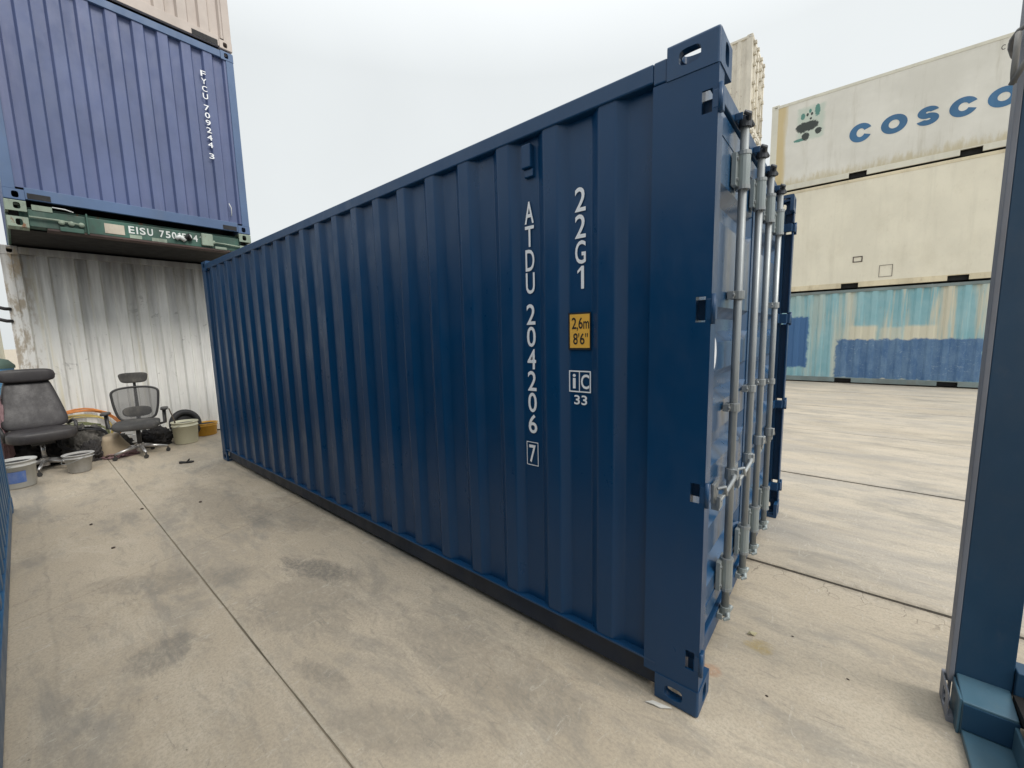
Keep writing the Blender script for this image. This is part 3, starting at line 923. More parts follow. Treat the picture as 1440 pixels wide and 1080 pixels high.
    # door header and sill
    B('door_header', mr, t, (L - 0.13, L - 0.066, cy + 0.001, W - cy - 0.001, 2.502, 2.574), bevel=0.004)
    B('door_sill', mr, t, (L - 0.13, L - 0.062, cy + 0.001, W - cy - 0.001, 0.045, 0.135), bevel=0.004)
    # door leaves: horizontally folded sheet inside a border tube, rubber gasket round it
    zc = [2.126, 1.602, 1.315, 1.025, 0.725, 0.425]
    for ya, yb in ((0.082, W / 2 - 0.008), (W / 2 + 0.008, W - 0.082)):
        z0, z1 = 0.150, 2.492
        xf = L - 0.075
        bm = bmesh.new()
        box(bm, xf - 0.045, xf, ya + 0.012, ya + 0.075, z0 + 0.012, z1 - 0.012)
        box(bm, xf - 0.045, xf, yb - 0.075, yb - 0.012, z0 + 0.012, z1 - 0.012)
        box(bm, xf - 0.045, xf, ya + 0.075, yb - 0.075, z0 + 0.012, z0 + 0.10)
        box(bm, xf - 0.045, xf, ya + 0.075, yb - 0.075, z1 - 0.10, z1 - 0.012)
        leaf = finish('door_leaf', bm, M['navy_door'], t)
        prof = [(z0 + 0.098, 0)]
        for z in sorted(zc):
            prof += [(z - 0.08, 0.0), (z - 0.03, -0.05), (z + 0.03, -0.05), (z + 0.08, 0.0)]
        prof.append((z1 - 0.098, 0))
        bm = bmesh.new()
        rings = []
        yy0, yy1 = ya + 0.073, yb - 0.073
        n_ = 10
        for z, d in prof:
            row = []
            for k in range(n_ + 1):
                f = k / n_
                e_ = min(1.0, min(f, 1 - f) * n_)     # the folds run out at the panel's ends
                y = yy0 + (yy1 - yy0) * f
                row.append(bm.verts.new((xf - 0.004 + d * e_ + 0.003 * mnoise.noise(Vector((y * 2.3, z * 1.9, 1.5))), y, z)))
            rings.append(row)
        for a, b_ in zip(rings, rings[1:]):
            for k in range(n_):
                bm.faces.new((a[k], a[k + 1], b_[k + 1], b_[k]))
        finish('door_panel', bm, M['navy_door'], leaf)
        bm = bmesh.new()
        for q in ((xf - 0.03, xf - 0.012, ya, ya + 0.0118, z0, z1), (xf - 0.03, xf - 0.012, yb - 0.0118, yb, z0, z1), (xf - 0.03, xf - 0.012, ya + 0.0119, yb - 0.0119, z0, z0 + 0.0118), (xf - 0.03, xf - 0.012, ya + 0.0119, yb - 0.0119, z1 - 0.0118, z1)):
            box(bm, *q)
        finish('door_gasket', bm, M['rubber'], leaf)
        side = 1 if ya < 1 else -1
        yh = ya if ya < 1 else yb
        bx = []
        for zz in ((0.204, 0.286), (0.914, 0.994), (1.608, 1.700), (2.322, 2.398)):
            a_, b_ = sorted((yh - side * 0.03, yh + side * 0.09))
            B('hinge_blade', mr, leaf, (xf + 0.0005, xf + 0.014, a_, b_, zz[0] + 0.01, zz[1] - 0.01), bevel=0.003)
    # locking rods
    xr = L - 0.035
    for k, y in enumerate((0.612, 1.055, 1.400, 1.832)):
        rod = T('lock_rod', M['galv'], t, [(xr, y, 0.115), (xr, y, 2.515)], 0.0185, 14)
        # long sleeves with back plates near both ends
        for z0, z1 in ((2.225, 2.375), (0.245, 0.405)):
            bm = bmesh.new()
            tube(bm, [(xr, y, z0), (xr, y, z1)], 0.0285, 14)
            for ya_, yb_ in ((y - 0.062, y - 0.024), (y + 0.024, y + 0.062)):
                box(bm, L - 0.073, L - 0.052, ya_, yb_, z0 + 0.004, z1 - 0.004)
            box(bm, L - 0.072, xr, y - 0.024, y + 0.024, z0 + 0.006, z1 - 0.006)
            finish('rod_sleeve', bm, M['galv_bracket'], rod, bevel=0.002)
            for zz in (z0, z1):
                bm = bmesh.new()
                tube(bm, [(xr, y, zz - 0.008), (xr, y, zz + 0.008)], 0.031, 14)
                finish('collar', bm, M['galv'], rod)
            for ya_ in (y - 0.048, y + 0.048):
                for zz in (z0 + 0.03, z1 - 0.03):
                    bm = bmesh.new()
                    tube(bm, [(L - 0.052, ya_, zz), (L - 0.046, ya_, zz)], 0.009, 6)
                    finish('bolt', bm, M['galv'], rod)
        # small guides
        for zz in (1.20, 1.74) if k in (0, 3) else (1.24,):
            bm = bmesh.new()
            tube(bm, [(xr, y, zz - 0.02), (xr, y, zz + 0.02)], 0.027, 12)
            box(bm, L - 0.073, xr - 0.01, y - 0.05, y + 0.03, zz - 0.018, zz + 0.018)
            tube(bm, [(L - 0.05, y - 0.045, zz), (L - 0.04, y - 0.045, zz)], 0.009, 6)
            finish('rod_guide', bm, M['galv'], rod, bevel=0.002)
        # forked cams and their keepers on header and sill
        for zc_, s_ in ((2.515, 1), (0.115, -1)):
            bm = bmesh.new()
            tube(bm, [(xr, y, zc_ - s_ * 0.03), (xr, y, zc_ + s_ * 0.012)], 0.026, 12)
            tube(bm, [(xr, y, zc_ + s_ * 0.010), (xr, y, zc_ + s_ * 0.026)], 0.014, 8)
            tube(bm, [(xr + 0.012, y - 0.005, zc_), (xr + 0.022, y - 0.036, zc_ + s_ * 0.012), (xr + 0.004, y - 0.05, zc_ + s_ * 0.02)], [0.014, 0.012, 0.009], 8)
            tube(bm, [(xr + 0.012, y + 0.005, zc_), (xr + 0.022, y + 0.034, zc_ - s_ * 0.012), (xr + 0.004, y + 0.046, zc_ - s_ * 0.006)], [0.014, 0.012, 0.009], 8)
            finish('cam', bm, M['cam_dark'] if s_ > 0 else M['galv_bracket'], rod, smooth=False, bevel=0.0015)
            bm = bmesh.new()
            zk0, zk1 = sorted((zc_ - s_ * 0.012, zc_ + s_ * 0.018))
            box(bm, L - 0.0655 if s_ > 0 else L - 0.0615, L - 0.035, y - 0.062, y - 0.052, zk0, zk1)
            box(bm, L - 0.0655 if s_ > 0 else L - 0.0615, L - 0.035, y + 0.048, y + 0.058, zk0, zk1)
            box(bm, L - 0.0655 if s_ > 0 else L - 0.0615, L - 0.056, y - 0.0519, y + 0.0479, zk0, zk1)
            finish('cam_keeper', bm, M['navy_rail'] if s_ > 0 else M['galv_bracket'], t, bevel=0.002)
        # handle: hub clamp, flat bar swinging sideways, catch
        zh = 0.86 if k % 2 == 0 else 0.83
        d_ = -1 if k < 2 else 1
        bm = bmesh.new()
        tube(bm, [(xr, y, zh - 0.03), (xr, y, zh + 0.03)], 0.027, 12)
        box(bm, xr + 0.006, xr + 0.034, y - 0.016, y + 0.016, zh - 0.026, zh + 0.026)
        finish('handle_hub', bm, M['galv'], rod, bevel=0.003)
        bm = bmesh.new()
        tube(bm, [(xr + 0.02, y, zh), (xr + 0.022, y + d_ * 0.05, zh - 0.015), (xr + 0.012, y + d_ * 0.13, zh - 0.045), (xr - 0.002, y + d_ * 0.20, zh - 0.075)], [0.013, 0.011, 0.010, 0.009], 8)
        box(bm, xr - 0.012, xr + 0.004, y + d_ * 0.20 - 0.022, y + d_ * 0.20 + 0.022, zh - 0.105, zh - 0.05)
        finish('handle', bm, M['galv'], rod, bevel=0.002)
        bm = bmesh.new()
        yc = y + d_ * 0.17
        box(bm, L - 0.073, L - 0.038, yc - 0.035, yc + 0.035, zh - 0.125, zh - 0.09)
        box(bm, L - 0.073, L - 0.060, yc - 0.045, yc + 0.045, zh - 0.09, zh + 0.0)
        tube(bm, [(L - 0.05, yc - 0.03, zh - 0.02), (L - 0.022, yc - 0.01, zh - 0.01), (L - 0.02, yc + 0.02, zh - 0.06)], 0.009, 8)
        finish('handle_catch', bm, M['galv'], t, bevel=0.002)
    # round seal sticker on the near leaf
    bm = bmesh.new()
    ring = [bm.verts.new((L - 0.0705, 0.345 + 0.05 * math.cos(a_), 1.475 + 0.075 * math.sin(a_))) for a_ in [2 * PI * q / 20 for q in range(20)]]
    bm.faces.new(ring)
    finish('round_sticker', bm, M['white'], t)
    # lettering on the side wall, in the recesses
    yw = 0.0400
    fr = lambda u, v_, d: (L + u, yw - d, v_)
    its = [('A', 2.109, 2.211), ('T', 2.001, 2.099), ('D', 1.886, 1.988), ('U', 1.777, 1.878), ('2', 1.626, 1.727), ('0', 1.516, 1.617), ('4', 1.404, 1.505), ('2', 1.294, 1.395), ('0', 1.184, 1.285), ('6', 1.074, 1.173)]
    marking('marking', M['white'], t, [(c_, -0.8385 - 0.027, a_, 0.054, b_ - a_) for c_, a_, b_ in its] + [('7', -0.844 - 0.021, 0.918, 0.042, 0.094)], fr, bold=0.012, depth=0.003)
    bm = bmesh.new()
    frame_rect(bm, fr, -0.881, -0.807, 0.903, 1.028, 0.004, 0.003)
    finish('marking', bm, M['white'], t)
    its = [('2', 2.109, 2.211), ('2', 1.996, 2.097), ('G', 1.885, 1.986)]
    marking('marking', M['white'], t, [(c_, -0.5575 - 0.027, a_, 0.054, b_ - a_) for c_, a_, b_ in its] + [('1', -0.5575 - 0.016, 1.776, 0.03, 0.1)], fr, bold=0.012, depth=0.003)
    # yellow height sign
    plate = B('height_sign', M['black'], t, (L - 0.620, L - 0.506, yw - 0.006, yw - 0.002, 1.503, 1.672))
    B('sign_face', M['yellow'], plate, (L - 0.612, L - 0.510, yw - 0.0075, yw - 0.0061, 1.512, 1.664))
    marking('sign_text', M['black'], plate, [('2', -0.601, 1.598, 0.024, 0.052), (',', -0.575, 1.588, 0.007, 0.018), ('6', -0.566, 1.598, 0.022, 0.052), ('m', -0.541, 1.598, 0.029, 0.034),
                                    ('8', -0.594, 1.527, 0.024, 0.052), ("'", -0.567, 1.560, 0.005, 0.018), ('6', -0.559, 1.527, 0.024, 0.052), ("'", -0.532, 1.560, 0.005, 0.018), ("'", -0.523, 1.560, 0.005, 0.018)], fr, bold=0.012, depth=0.0085)
    bm = bmesh.new()
    frame_rect(bm, fr, -0.621, -0.506, 1.306, 1.407, 0.006, 0.003)
    for a_ in ((-0.568, -0.563, 1.312, 1.401),):
        bm.faces.new([bm.verts.new(fr(x_, z_, 0.003)) for x_, z_ in ((a_[0], a_[2]), (a_[1], a_[2]), (a_[1], a_[3]), (a_[0], a_[3]))])
    finish('marking', bm, M['white'], t)
    marking('marking', M['white'], t, [('i', -0.601, 1.323, 0.017, 0.068), ('C', -0.557, 1.323, 0.043, 0.068), ('3', -0.593, 1.248, 0.030, 0.045), ('3', -0.555, 1.248, 0.030, 0.045)], fr, bold=0.018, depth=0.0035)
    return t
main = main_container()

# ------------------------------------------------------------------ blue container just left of the camera
container('shipping_container', 'blue container at the left edge of the picture, its ribbed side receding along the concrete', (-5.85, -1.8 - CW, 0),
          L20, CW, CH, M['steel_blue'], M['steel_blue'], side='corr', near=False, far=True, phase=0.40)

# ------------------------------------------------------------------ stack at the far left
WX = -8.27
tc_ = container('shipping_container', 'grimy white container at the foot of the left stack, behind the office chairs', (WX - L20, -1.63, 0), L20, CW, 2.92,
                M['white_dirty'], M['white_dirty'], side='corr', ends_w=0.14)
for z in (2.08, 1.92):
    T('edge_bracket', M['rubber'], tc_, [(L20 + 0.004, 0.02, z), (L20 + 0.03, -0.03, z), (L20 + 0.03, -0.09, z + 0.02)], 0.022, 8)

SX = -6.95
def flat_rack():
    L, W = 8.0, CW
    t = thing('folded_flat_rack', 'folded green flat rack with faded EISU number, squeezed between the blue and white containers', 'flat rack', (SX - L, -1.53, 2.927))
    H = 0.298
    casting('corner_casting', M['pale_green'], t, L, 0, H, -1, 1, -1)
    casting('corner_casting', M['pale_green'], t, L, W, H, -1, -1, -1)
    casting('corner_casting', M['pale_green'], t, L, 0, 0.0, -1, 1, 1)
    casting('corner_casting', M['pale_green'], t, L, W, 0.0, -1, -1, 1)
    B('end_beam', M['green'], t, (L - 0.14, L - 0.03, 0.164, W - 0.164, 0.03, 0.22), (L - 0.20, L - 0.141, 0.1, W - 0.1, 0.03, 0.27), bevel=0.006)
    B('bottom_flange', M['rust_plate'], t, (L - 0.18, L - 0.01, 0.30, W - 0.30, 0.004, 0.026))
    B('deck', M['dark'], t, (0.1, L - 0.201, 0.02, W - 0.02, 0.012, 0.28))
    B('side_beam', M['green'], t, (0.0, L - 0.181, 0.0, 0.019, 0.005, 0.28))
    B('side_beam', M['green'], t, (0.0, L - 0.181, W - 0.019, W, 0.005, 0.28))
    B('label_plate', M['pale_label'], t, (L - 0.029, L - 0.024, 0.79, 0.975, 0.06, 0.18))
    B('label_plate', M['pale_green'], t, (L - 0.029, L - 0.022, 0.20, 0.36, 0.215, 0.275))
    for y in (0.42, 0.50, 0.585, 1.93):
        T('lock_hub', M['pale_green'], t, [(L - 0.03, y, 0.11), (L + 0.01, y, 0.11)], 0.028, 12)
    T('tie_rod', M['pale_green'], t, [(L + 0.0, 0.17, 0.13), (L + 0.0, 0.40, 0.13), (L + 0.0, 0.60, 0.11)], 0.012, 8)
    T('tie_rod', M['pale_green'], t, [(L + 0.0, 1.95, 0.11), (L + 0.0, 2.12, 0.105), (L + 0.0, 2.27, 0.095)], 0.012, 8)
    T('chain', M['old_white'], t, [(L + 0.0, 0.36, 0.27), (L + 0.01, 0.46, 0.265), (L + 0.01, 0.53, 0.245)], 0.007, 6)
    B('gusset', M['green'], t, (L - 0.03, L + 0.02, 0.628, 0.645, 0.01, 0.25), (L - 0.03, L + 0.01, 0.40, 0.60, 0.01, 0.06), bevel=0.004)
    B('gusset', M['pale_green'], t, (L - 0.03, L + 0.02, 1.79, 1.93, 0.05, 0.22), (L - 0.03, L + 0.0, 1.95, 2.1, 0.02, 0.06), bevel=0.01)
    T('tarp_clump', M['old_white'], t, [(L - 0.01, 1.50, 0.10), (L + 0.01, 1.54, 0.13), (L - 0.01, 1.60, 0.09)], 0.03, 8)
    T('tarp_clump', M['black'], t, [(L - 0.01, 1.60, 0.105), (L + 0.01, 1.64, 0.17), (L - 0.01, 1.66, 0.10)], 0.028, 8)
    fr = lambda u, v_, d: (L - 0.03 + d, u, v_)
    its = []
    y = 1.015
    for ch in 'EISU':
        wd = 0.016 if ch == 'I' else 0.058
        its.append((ch, y, 0.095, wd, 0.092)); y += wd + 0.018
    y += 0.05
    for ch in '7501594':
        wd = 0.03 if ch == '1' else 0.052
        its.append((ch, y, 0.095, wd, 0.092)); y += wd + 0.014
    y += 0.012
    its.append(('1', y, 0.095, 0.03, 0.092))
    marking('marking', M['old_white'], t, its, fr, bold=0.02, depth=0.004)
    B('marking', M['pale_green'], t, (L - 0.029, L - 0.027, 1.02, 1.14, 0.035, 0.08), (L - 0.029, L - 0.027, 1.24, 1.40, 0.03, 0.075))
    return t
flat_rack()

tv = container('shipping_container', 'faded violet-blue container lettered FYCU, high in the left stack above the green flat rack', (SX - L20, -1.53, 3.228), L20, CW, CH,
               M['violet'], M['violet_rail'], side='corr', ends_w=0.15)
frv = lambda u, v_, d: (L20 - 0.02 + d, u + 1.53, v_ - 3.228)
its = []
z = 5.43
for ch in 'FYCU 709244 3':
    if ch == ' ':
        z -= 0.055
        continue
    its.append((ch, 0.475, z - 0.075, 0.062, 0.075))
    z -= 0.1005
# the code stands on the outer flat nearest to it
marking('marking', M['white'], tv, its, frv, bold=0.012, depth=0.004)
T('chalk_mark', M['old_white'], tv, [(L20 - 0.014, 2.19, 0.42), (L20 - 0.012, 2.215, 0.36), (L20 - 0.014, 2.21, 0.24)], 0.006, 6)
B('notch', M['black'], tv, (L20 - 0.004, L20 + 0.001, 0.18, 0.36, 0.03, 0.09))
B('notch', M['black'], tv, (L20 - 0.004, L20 + 0.001, 2.08, 2.255, 0.03, 0.09))
tt = container('shipping_container', 'tan container at the very top of the left stack, cut off by the upper edge', (SX - L20, -1.53, 5.845), L20, CW, CH,
               M['tan'], M['tan'], side='corr', ends_w=0.15)
B('notch', M['black'], tt, (L20 - 0.004, L20 + 0.001, 1.95, 2.255, 0.02, 0.09))

# ------------------------------------------------------------------ stack across the yard
YR = 13.0
pk = ((1.84, 2.20), (3.86, 4.22))
XR0 = -1.73
container('shipping_container', 'faded teal container with patches of blue overpaint, bottom of the stack across the yard', (XR0, YR, 0), L20, CW, 2.60,
          M['teal'], M['teal_rail'], side='corr', pockets=pk, phase=0.3)
tm = container('shipping_container', 'smooth cream container with rusty lower edge, middle of the stack across the yard', (XR0, YR, 2.605), L20, CW, 2.88,
          M['cream'], M['cream_rail'], side='flat', pockets=pk, rail_z=(0.02, 0.16))
def lframe(parent, u0, u1, v0, v1, t_, mat, name):
    bm = bmesh.new()
    for a in ((u0, u1, v0, v0 + t_), (u0, u1, v1 - t_, v1), (u0, u0 + t_, v0 + t_, v1 - t_), (u1 - t_, u1, v0 + t_, v1 - t_)):
        box(bm, a[0], a[1], 0.002, 0.0115, a[2], a[3])
    return finish(name, bm, mat, parent)
lframe(tm, 2.05, 2.25, 0.68, 0.83, 0.02, M['rust_plate'], 'latch_frame')
lframe(tm, 2.60, 2.86, 0.24, 0.54, 0.008, M['rust_plate'], 'hatch_outline')
tp = container('shipping_container', 'grey-cream container painted COSCO, top of the stack across the yard', (XR0, YR, 5.49), L20, CW, 2.42,
          M['cosco_wall'], M['grey_cream'], side='flat', pockets=pk, rail_z=(0.02, 0.16), roof_m=M['grey_cream'])
fc = lambda u, v_, d: (u - XR0, 0.012 - d, v_ - 5.49)

def ring_letter(bm, kind, u0, u1, v0, v1, tx, tz, d):
    """bold wide O, C and S built from swept arcs"""
    cx_, cz_ = (u0 + u1) / 2, (v0 + v1) / 2
    a_, b_ = (u1 - u0) / 2, (v1 - v0) / 2
    def arc(t0, t1, cx_, cz_, ao, bo, ai, bi, n_=28):
        pv = None
        for k in range(n_ + 1):
            th = t0 + (t1 - t0) * k / n_
            o_ = bm.verts.new(fc(cx_ + ao * math.cos(th), cz_ + bo * math.sin(th), d))
            i_ = bm.verts.new(fc(cx_ + ai * math.cos(th), cz_ + bi * math.sin(th), d))
            if pv:
                bm.faces.new((pv[0], o_, i_, pv[1]))
            pv = (o_, i_)
    if kind == 'O':
        arc(0, 2 * PI, cx_, cz_, a_, b_, a_ - tx, b_ - tz)
    elif kind == 'C':
        arc(R(24), R(336), cx_, cz_, a_, b_, a_ - tx, b_ - tz)
    else:
        h = b_ / 2 + tz / 4
        tz2 = tz * 0.95
        arc(R(15), R(270), cx_, v1 - h, a_ * 0.95, h, a_ * 0.95 - tx, h - tz2, 22)
        arc(R(90), R(-165), cx_, v0 + h, a_, h, a_ - tx, h - tz2, 22)
lets = [('C', 0.06, 0.51, 6.36, 6.82), ('O', 0.68, 1.17, 6.37, 6.82), ('S', 1.33, 1.72, 6.37, 6.80), ('C', 1.88, 2.34, 6.37, 6.80), ('O', 2.48, 2.96, 6.37, 6.80)]
for k, u0, u1, v0, v1 in lets:
    bm = bmesh.new()
    ring_letter(bm, k, u0, u1, v0, v1, 0.145, 0.125, 0.004)
    bmesh.ops.recalc_face_normals(bm, faces=bm.faces)
    finish('letter', bm, M['cosco'], tp)
marking('marking', M['black'], tp, [('C', 2.60, 7.58, 0.06, 0.10), ('L', 2.69, 7.58, 0.05, 0.10)], fc, depth=0.004)

# rust-spotted stack far behind the main container
for k in range(4):
    ds = container('shipping_container', ['rust-spotted cream container hidden at the foot of the distant stack', 'rust-spotted cream container second from the ground in the distant stack',
              'rust-spotted cream container third from the ground in the distant stack', 'rust-spotted cream container whose top peeks over the navy container door end'][k],
              (-2.76 - L20, 15.5, k * 2.9), L20, CW, 2.896, M['spot_cream'], M['spot_cream'], side='corr', group='distant stack of cream containers')
    for y in (0.35, 0.85, 1.55, 2.05):
        rd = T('lock_rod', M['spot_cream'], ds, [(L20 + 0.03, y, 0.1), (L20 + 0.03, y, 2.8)], 0.022, 8)
        for z in (0.2, 0.8, 1.4, 2.0, 2.35, 2.7):
            B('rod_guide', M['spot_cream'], rd, (L20 - 0.015, L20 + 0.07, y - 0.06, y + 0.06, z, z + 0.09))
# cream containers seen in the slit at the far left
for k in range(2):
    container('shipping_container', ['pale cream container low in the slit beyond the white one', 'pale cream container stacked high in the slit beyond the white one'][k],
              (-17.2 - L20, -4.8, k * 2.9), L20, 2.85, 2.896, M['far_cream'], M['far_cream'], side='flat', plus='none')

# ------------------------------------------------------------------ open blue frame at the right edge
def frame_container():
    x0, yb = 0.772, 0.77
    t = thing('open_frame_container', 'dark blue open-sided container frame at the right edge, corner post with grey edge', 'container frame', (x0, yb - CW, 0))
    L, W, H = L20, CW, 2.896
    for xx, dx in ((0, 1), (L, -1)):
        for yy, dy in ((0, 1), (W, -1)):
            cst = casting('corner_casting', M['frame_grey'] if (dx > 0) else M['frame_blue'], t, xx, yy, 0, dx, dy, 1)
            if dx > 0:
                cst.scale = (0.16, 1, 1)     # only its face plate stands proud of the sill
            casting('corner_casting', M['purple'], t, xx, yy, H, dx, dy, -1)
    # near-far post (the one in view)
    p = B('corner_post', M['frame_blue'], t, (0.026, 0.178, W - 0.072, W - 0.065, 0.14, H - 0.119), (0.172, 0.178, W - 0.0649, W - 0.006, 0.14, H - 0.119), bevel=0.003)
    B('post_edge', M['frame_grey'], p, (0.010, 0.0255, W - 0.075, W - 0.012, 0.119, H - 0.119), bevel=0.003)
    # foot block with sloping cap, and riser
    bm = bmesh.new()
    ya, yb_ = W - 0.205, W - 0.0725
    vv = [bm.verts.new(q) for q in ((0.03, ya, 0.0), (0.172, ya, 0.0), (0.172, yb_, 0.0), (0.03, yb_, 0.0), (0.03, ya, 0.140), (0.172, ya, 0.140), (0.172, yb_, 0.168), (0.03, yb_, 0.168))]
    for f in ((0, 3, 2, 1), (4, 5, 6, 7), (0, 1, 5, 4), (1, 2, 6, 5), (2, 3, 7, 6), (3, 0, 4, 7)):
        bm.faces.new([vv[i_] for i_ in f])
    ft = finish('post_foot', bm, M['sill_blue'], t, bevel=0.004)
    B('foot_face', M['frame_blue'], ft, (0.034, 0.1735, ya - 0.004, ya - 0.0005, 0.028, 0.130))
    B('foot_side', M['sill_blue'], ft, (0.021, 0.0295, ya - 0.004, yb_ - 0.006, 0.0, 0.150), bevel=0.003)
    B('end_sill', M['sill_blue'], t, (0.034, 0.172, 0.17, ya - 0.0045, 0.0, 0.026), (0.160, 0.172, 0.17, ya - 0.0045, 0.0262, 0.12), bevel=0.004)
    B('end_header', M['frame_blue'], t, (0.03, 0.15, 0.163, W - 0.163, H - 0.11, H - 0.02), bevel=0.004)
    for xx, yy in ((0.02, 0.02), (L - 0.16, 0.02), (L - 0.16, W - 0.16)):
        B('corner_post', M['frame_blue'], t, (xx, xx + 0.14, yy, yy + 0.14, 0.119, H - 0.119), bevel=0.004)
    for yy in (0.01, W - 0.09):
        B('bottom_side_rail', M['frame_blue'], t, (0.18, L - 0.18, yy, yy + 0.08, 0.04, 0.26), bevel=0.004)
        B('top_side_rail', M['frame_blue'], t, (0.18, L - 0.18, yy, yy + 0.08, H - 0.1, H - 0.02), bevel=0.004)
    B('floor', M['dark'], t, (0.175, L - 0.1, 0.1, W - 0.095, 0.14, 0.17))
    wall_sheet('front_wall', M['frame_blue'], t, corr_profile(0.1, W - 0.1, 0.25, W / 2, 0.105, 0.02, 0.045), lambda s_, d: (L - 0.02 - d, s_), 0.15, H - 0.1)
    return t
fcn = frame_container()
def rope():
    bm = bmesh.new()
    def loop(c, r, z0, ph):
        return [(c[0] + r * math.cos(a_), c[1] + r * 1.4 * math.sin(a_), z0 + 0.02 * math.sin(a_ * 2 + ph)) for a_ in [2 * PI * q / 20 for q in range(21)]]
    cx_, cy_ = 0.86, 0.695
    tube(bm, loop((cx_, cy_), 0.102, 2.53, 1), 0.007, 8)
    tube(bm, [(0.755, 0.60, 2.52), (0.750, 0.57, 2.46), (0.752, 0.585, 2.40), (0.757, 0.60, 2.365)], 0.008, 8)
    tube(bm, [(0.90, 0.56, 2.53), (0.83, 0.556, 2.47), (0.77, 0.56, 2.41), (0.752, 0.60, 2.365)], 0.008, 8)
    return tag(finish('rope', bm, M['rope'], None, smooth=True), 'grey rope looped round the top of the blue post at the right edge', 'rope')
rope()

# ------------------------------------------------------------------ office chairs
def caster(parent, x, y, mat):
    bm = bmesh.new()
    for d in (-0.014, 0.014):
        rings = []
        tube(bm, [(x + d - 0.008, y, 0.026), (x + d + 0.008, y, 0.026)], 0.026, 14)
    tube(bm, [(x, y, 0.03), (x, y, 0.075)], 0.009, 6)
    return finish('caster', bm, mat, parent)

def star_base(t, rad, mat, rot=0.3, cz=0.12):
    bm = bmesh.new()
    tube(bm, [(0, 0, 0.07), (0, 0, 0.17)], 0.045, 16)
    base = finish('star_base', bm, mat, t)
    for k in range(5):
        a_ = rot + 2 * PI * k / 5
        x, y = math.cos(a_), math.sin(a_)
        T('foot', mat, base, [(0.03 * x, 0.03 * y, 0.13), (rad * 0.5 * x, rad * 0.5 * y, 0.115), (rad * x, rad * y, 0.082)], [0.028, 0.022, 0.015], 8)
        caster(base, rad * x, rad * y, M['plastic'])

def leather_chair():
    t = thing('office_chair', 'big grey leather office chair with pillow headrest, behind the paint bucket', 'office chair', (-7.42, -1.54, 0), R(6))
    t.scale = (1, 0.9, 1)
    star_base(t, 0.30, M['chrome'], 0.9)
    T('gas_column', M['chrome'], t, [(0, 0, 0.16), (0, 0, 0.36)], 0.025, 12)
    B('tilt_mechanism', M['plastic'], t, (-0.12, 0.12, -0.11, 0.11, 0.355, 0.40), bevel=0.01)
    bm = bmesh.new()
    cushion(bm, 0.27, 0.33, 0.075, 0.38, fn=lambda p: Vector((p.x + 0.03, p.y, p.z + 0.47 + (0.015 if p.x > 0.1 else 0) - 0.25 * max(0, p.x - 0.2))))
    finish('seat', bm, M['leather'], t, smooth=True)
    # back: leans away, wide at the foot, narrow at the head
    def bk(p):
        u = min(1.0, max(0.0, (p.z + 0.36) / 0.72))
        w_ = 1.10 - 0.42 * u ** 1.15
        return Vector((-0.22 - 0.20 * u + p.x + 0.03 * math.cos(3 * u), p.y * w_, 0.53 + 0.66 * u))
    bm = bmesh.new()
    cushion(bm, 0.05, 0.31, 0.36, 0.33, 28, 20, fn=bk)
    bmesh.ops.recalc_face_normals(bm, faces=bm.faces)
    finish('backrest', bm, M['leather'], t, smooth=True)
    bm = bmesh.new()
    cushion(bm, 0.065, 0.285, 0.085, 0.45, fn=lambda p: Vector((p.x - 0.385 - 0.1 * p.z, p.y * (1 - 0.6 * abs(p.z)), p.z + 1.205)))
    finish('headrest', bm, M['leather'], t, smooth=True)
    for s_ in (-1, 1):
        T('armrest', M['plastic'], t, [(-0.27, s_ * 0.32, 0.54), (-0.1, s_ * 0.345, 0.60), (0.04, s_ * 0.345, 0.59), (0.08, s_ * 0.34, 0.54), (0.06, s_ * 0.33, 0.44)], 0.02, 10)
    return t
leather_chair()

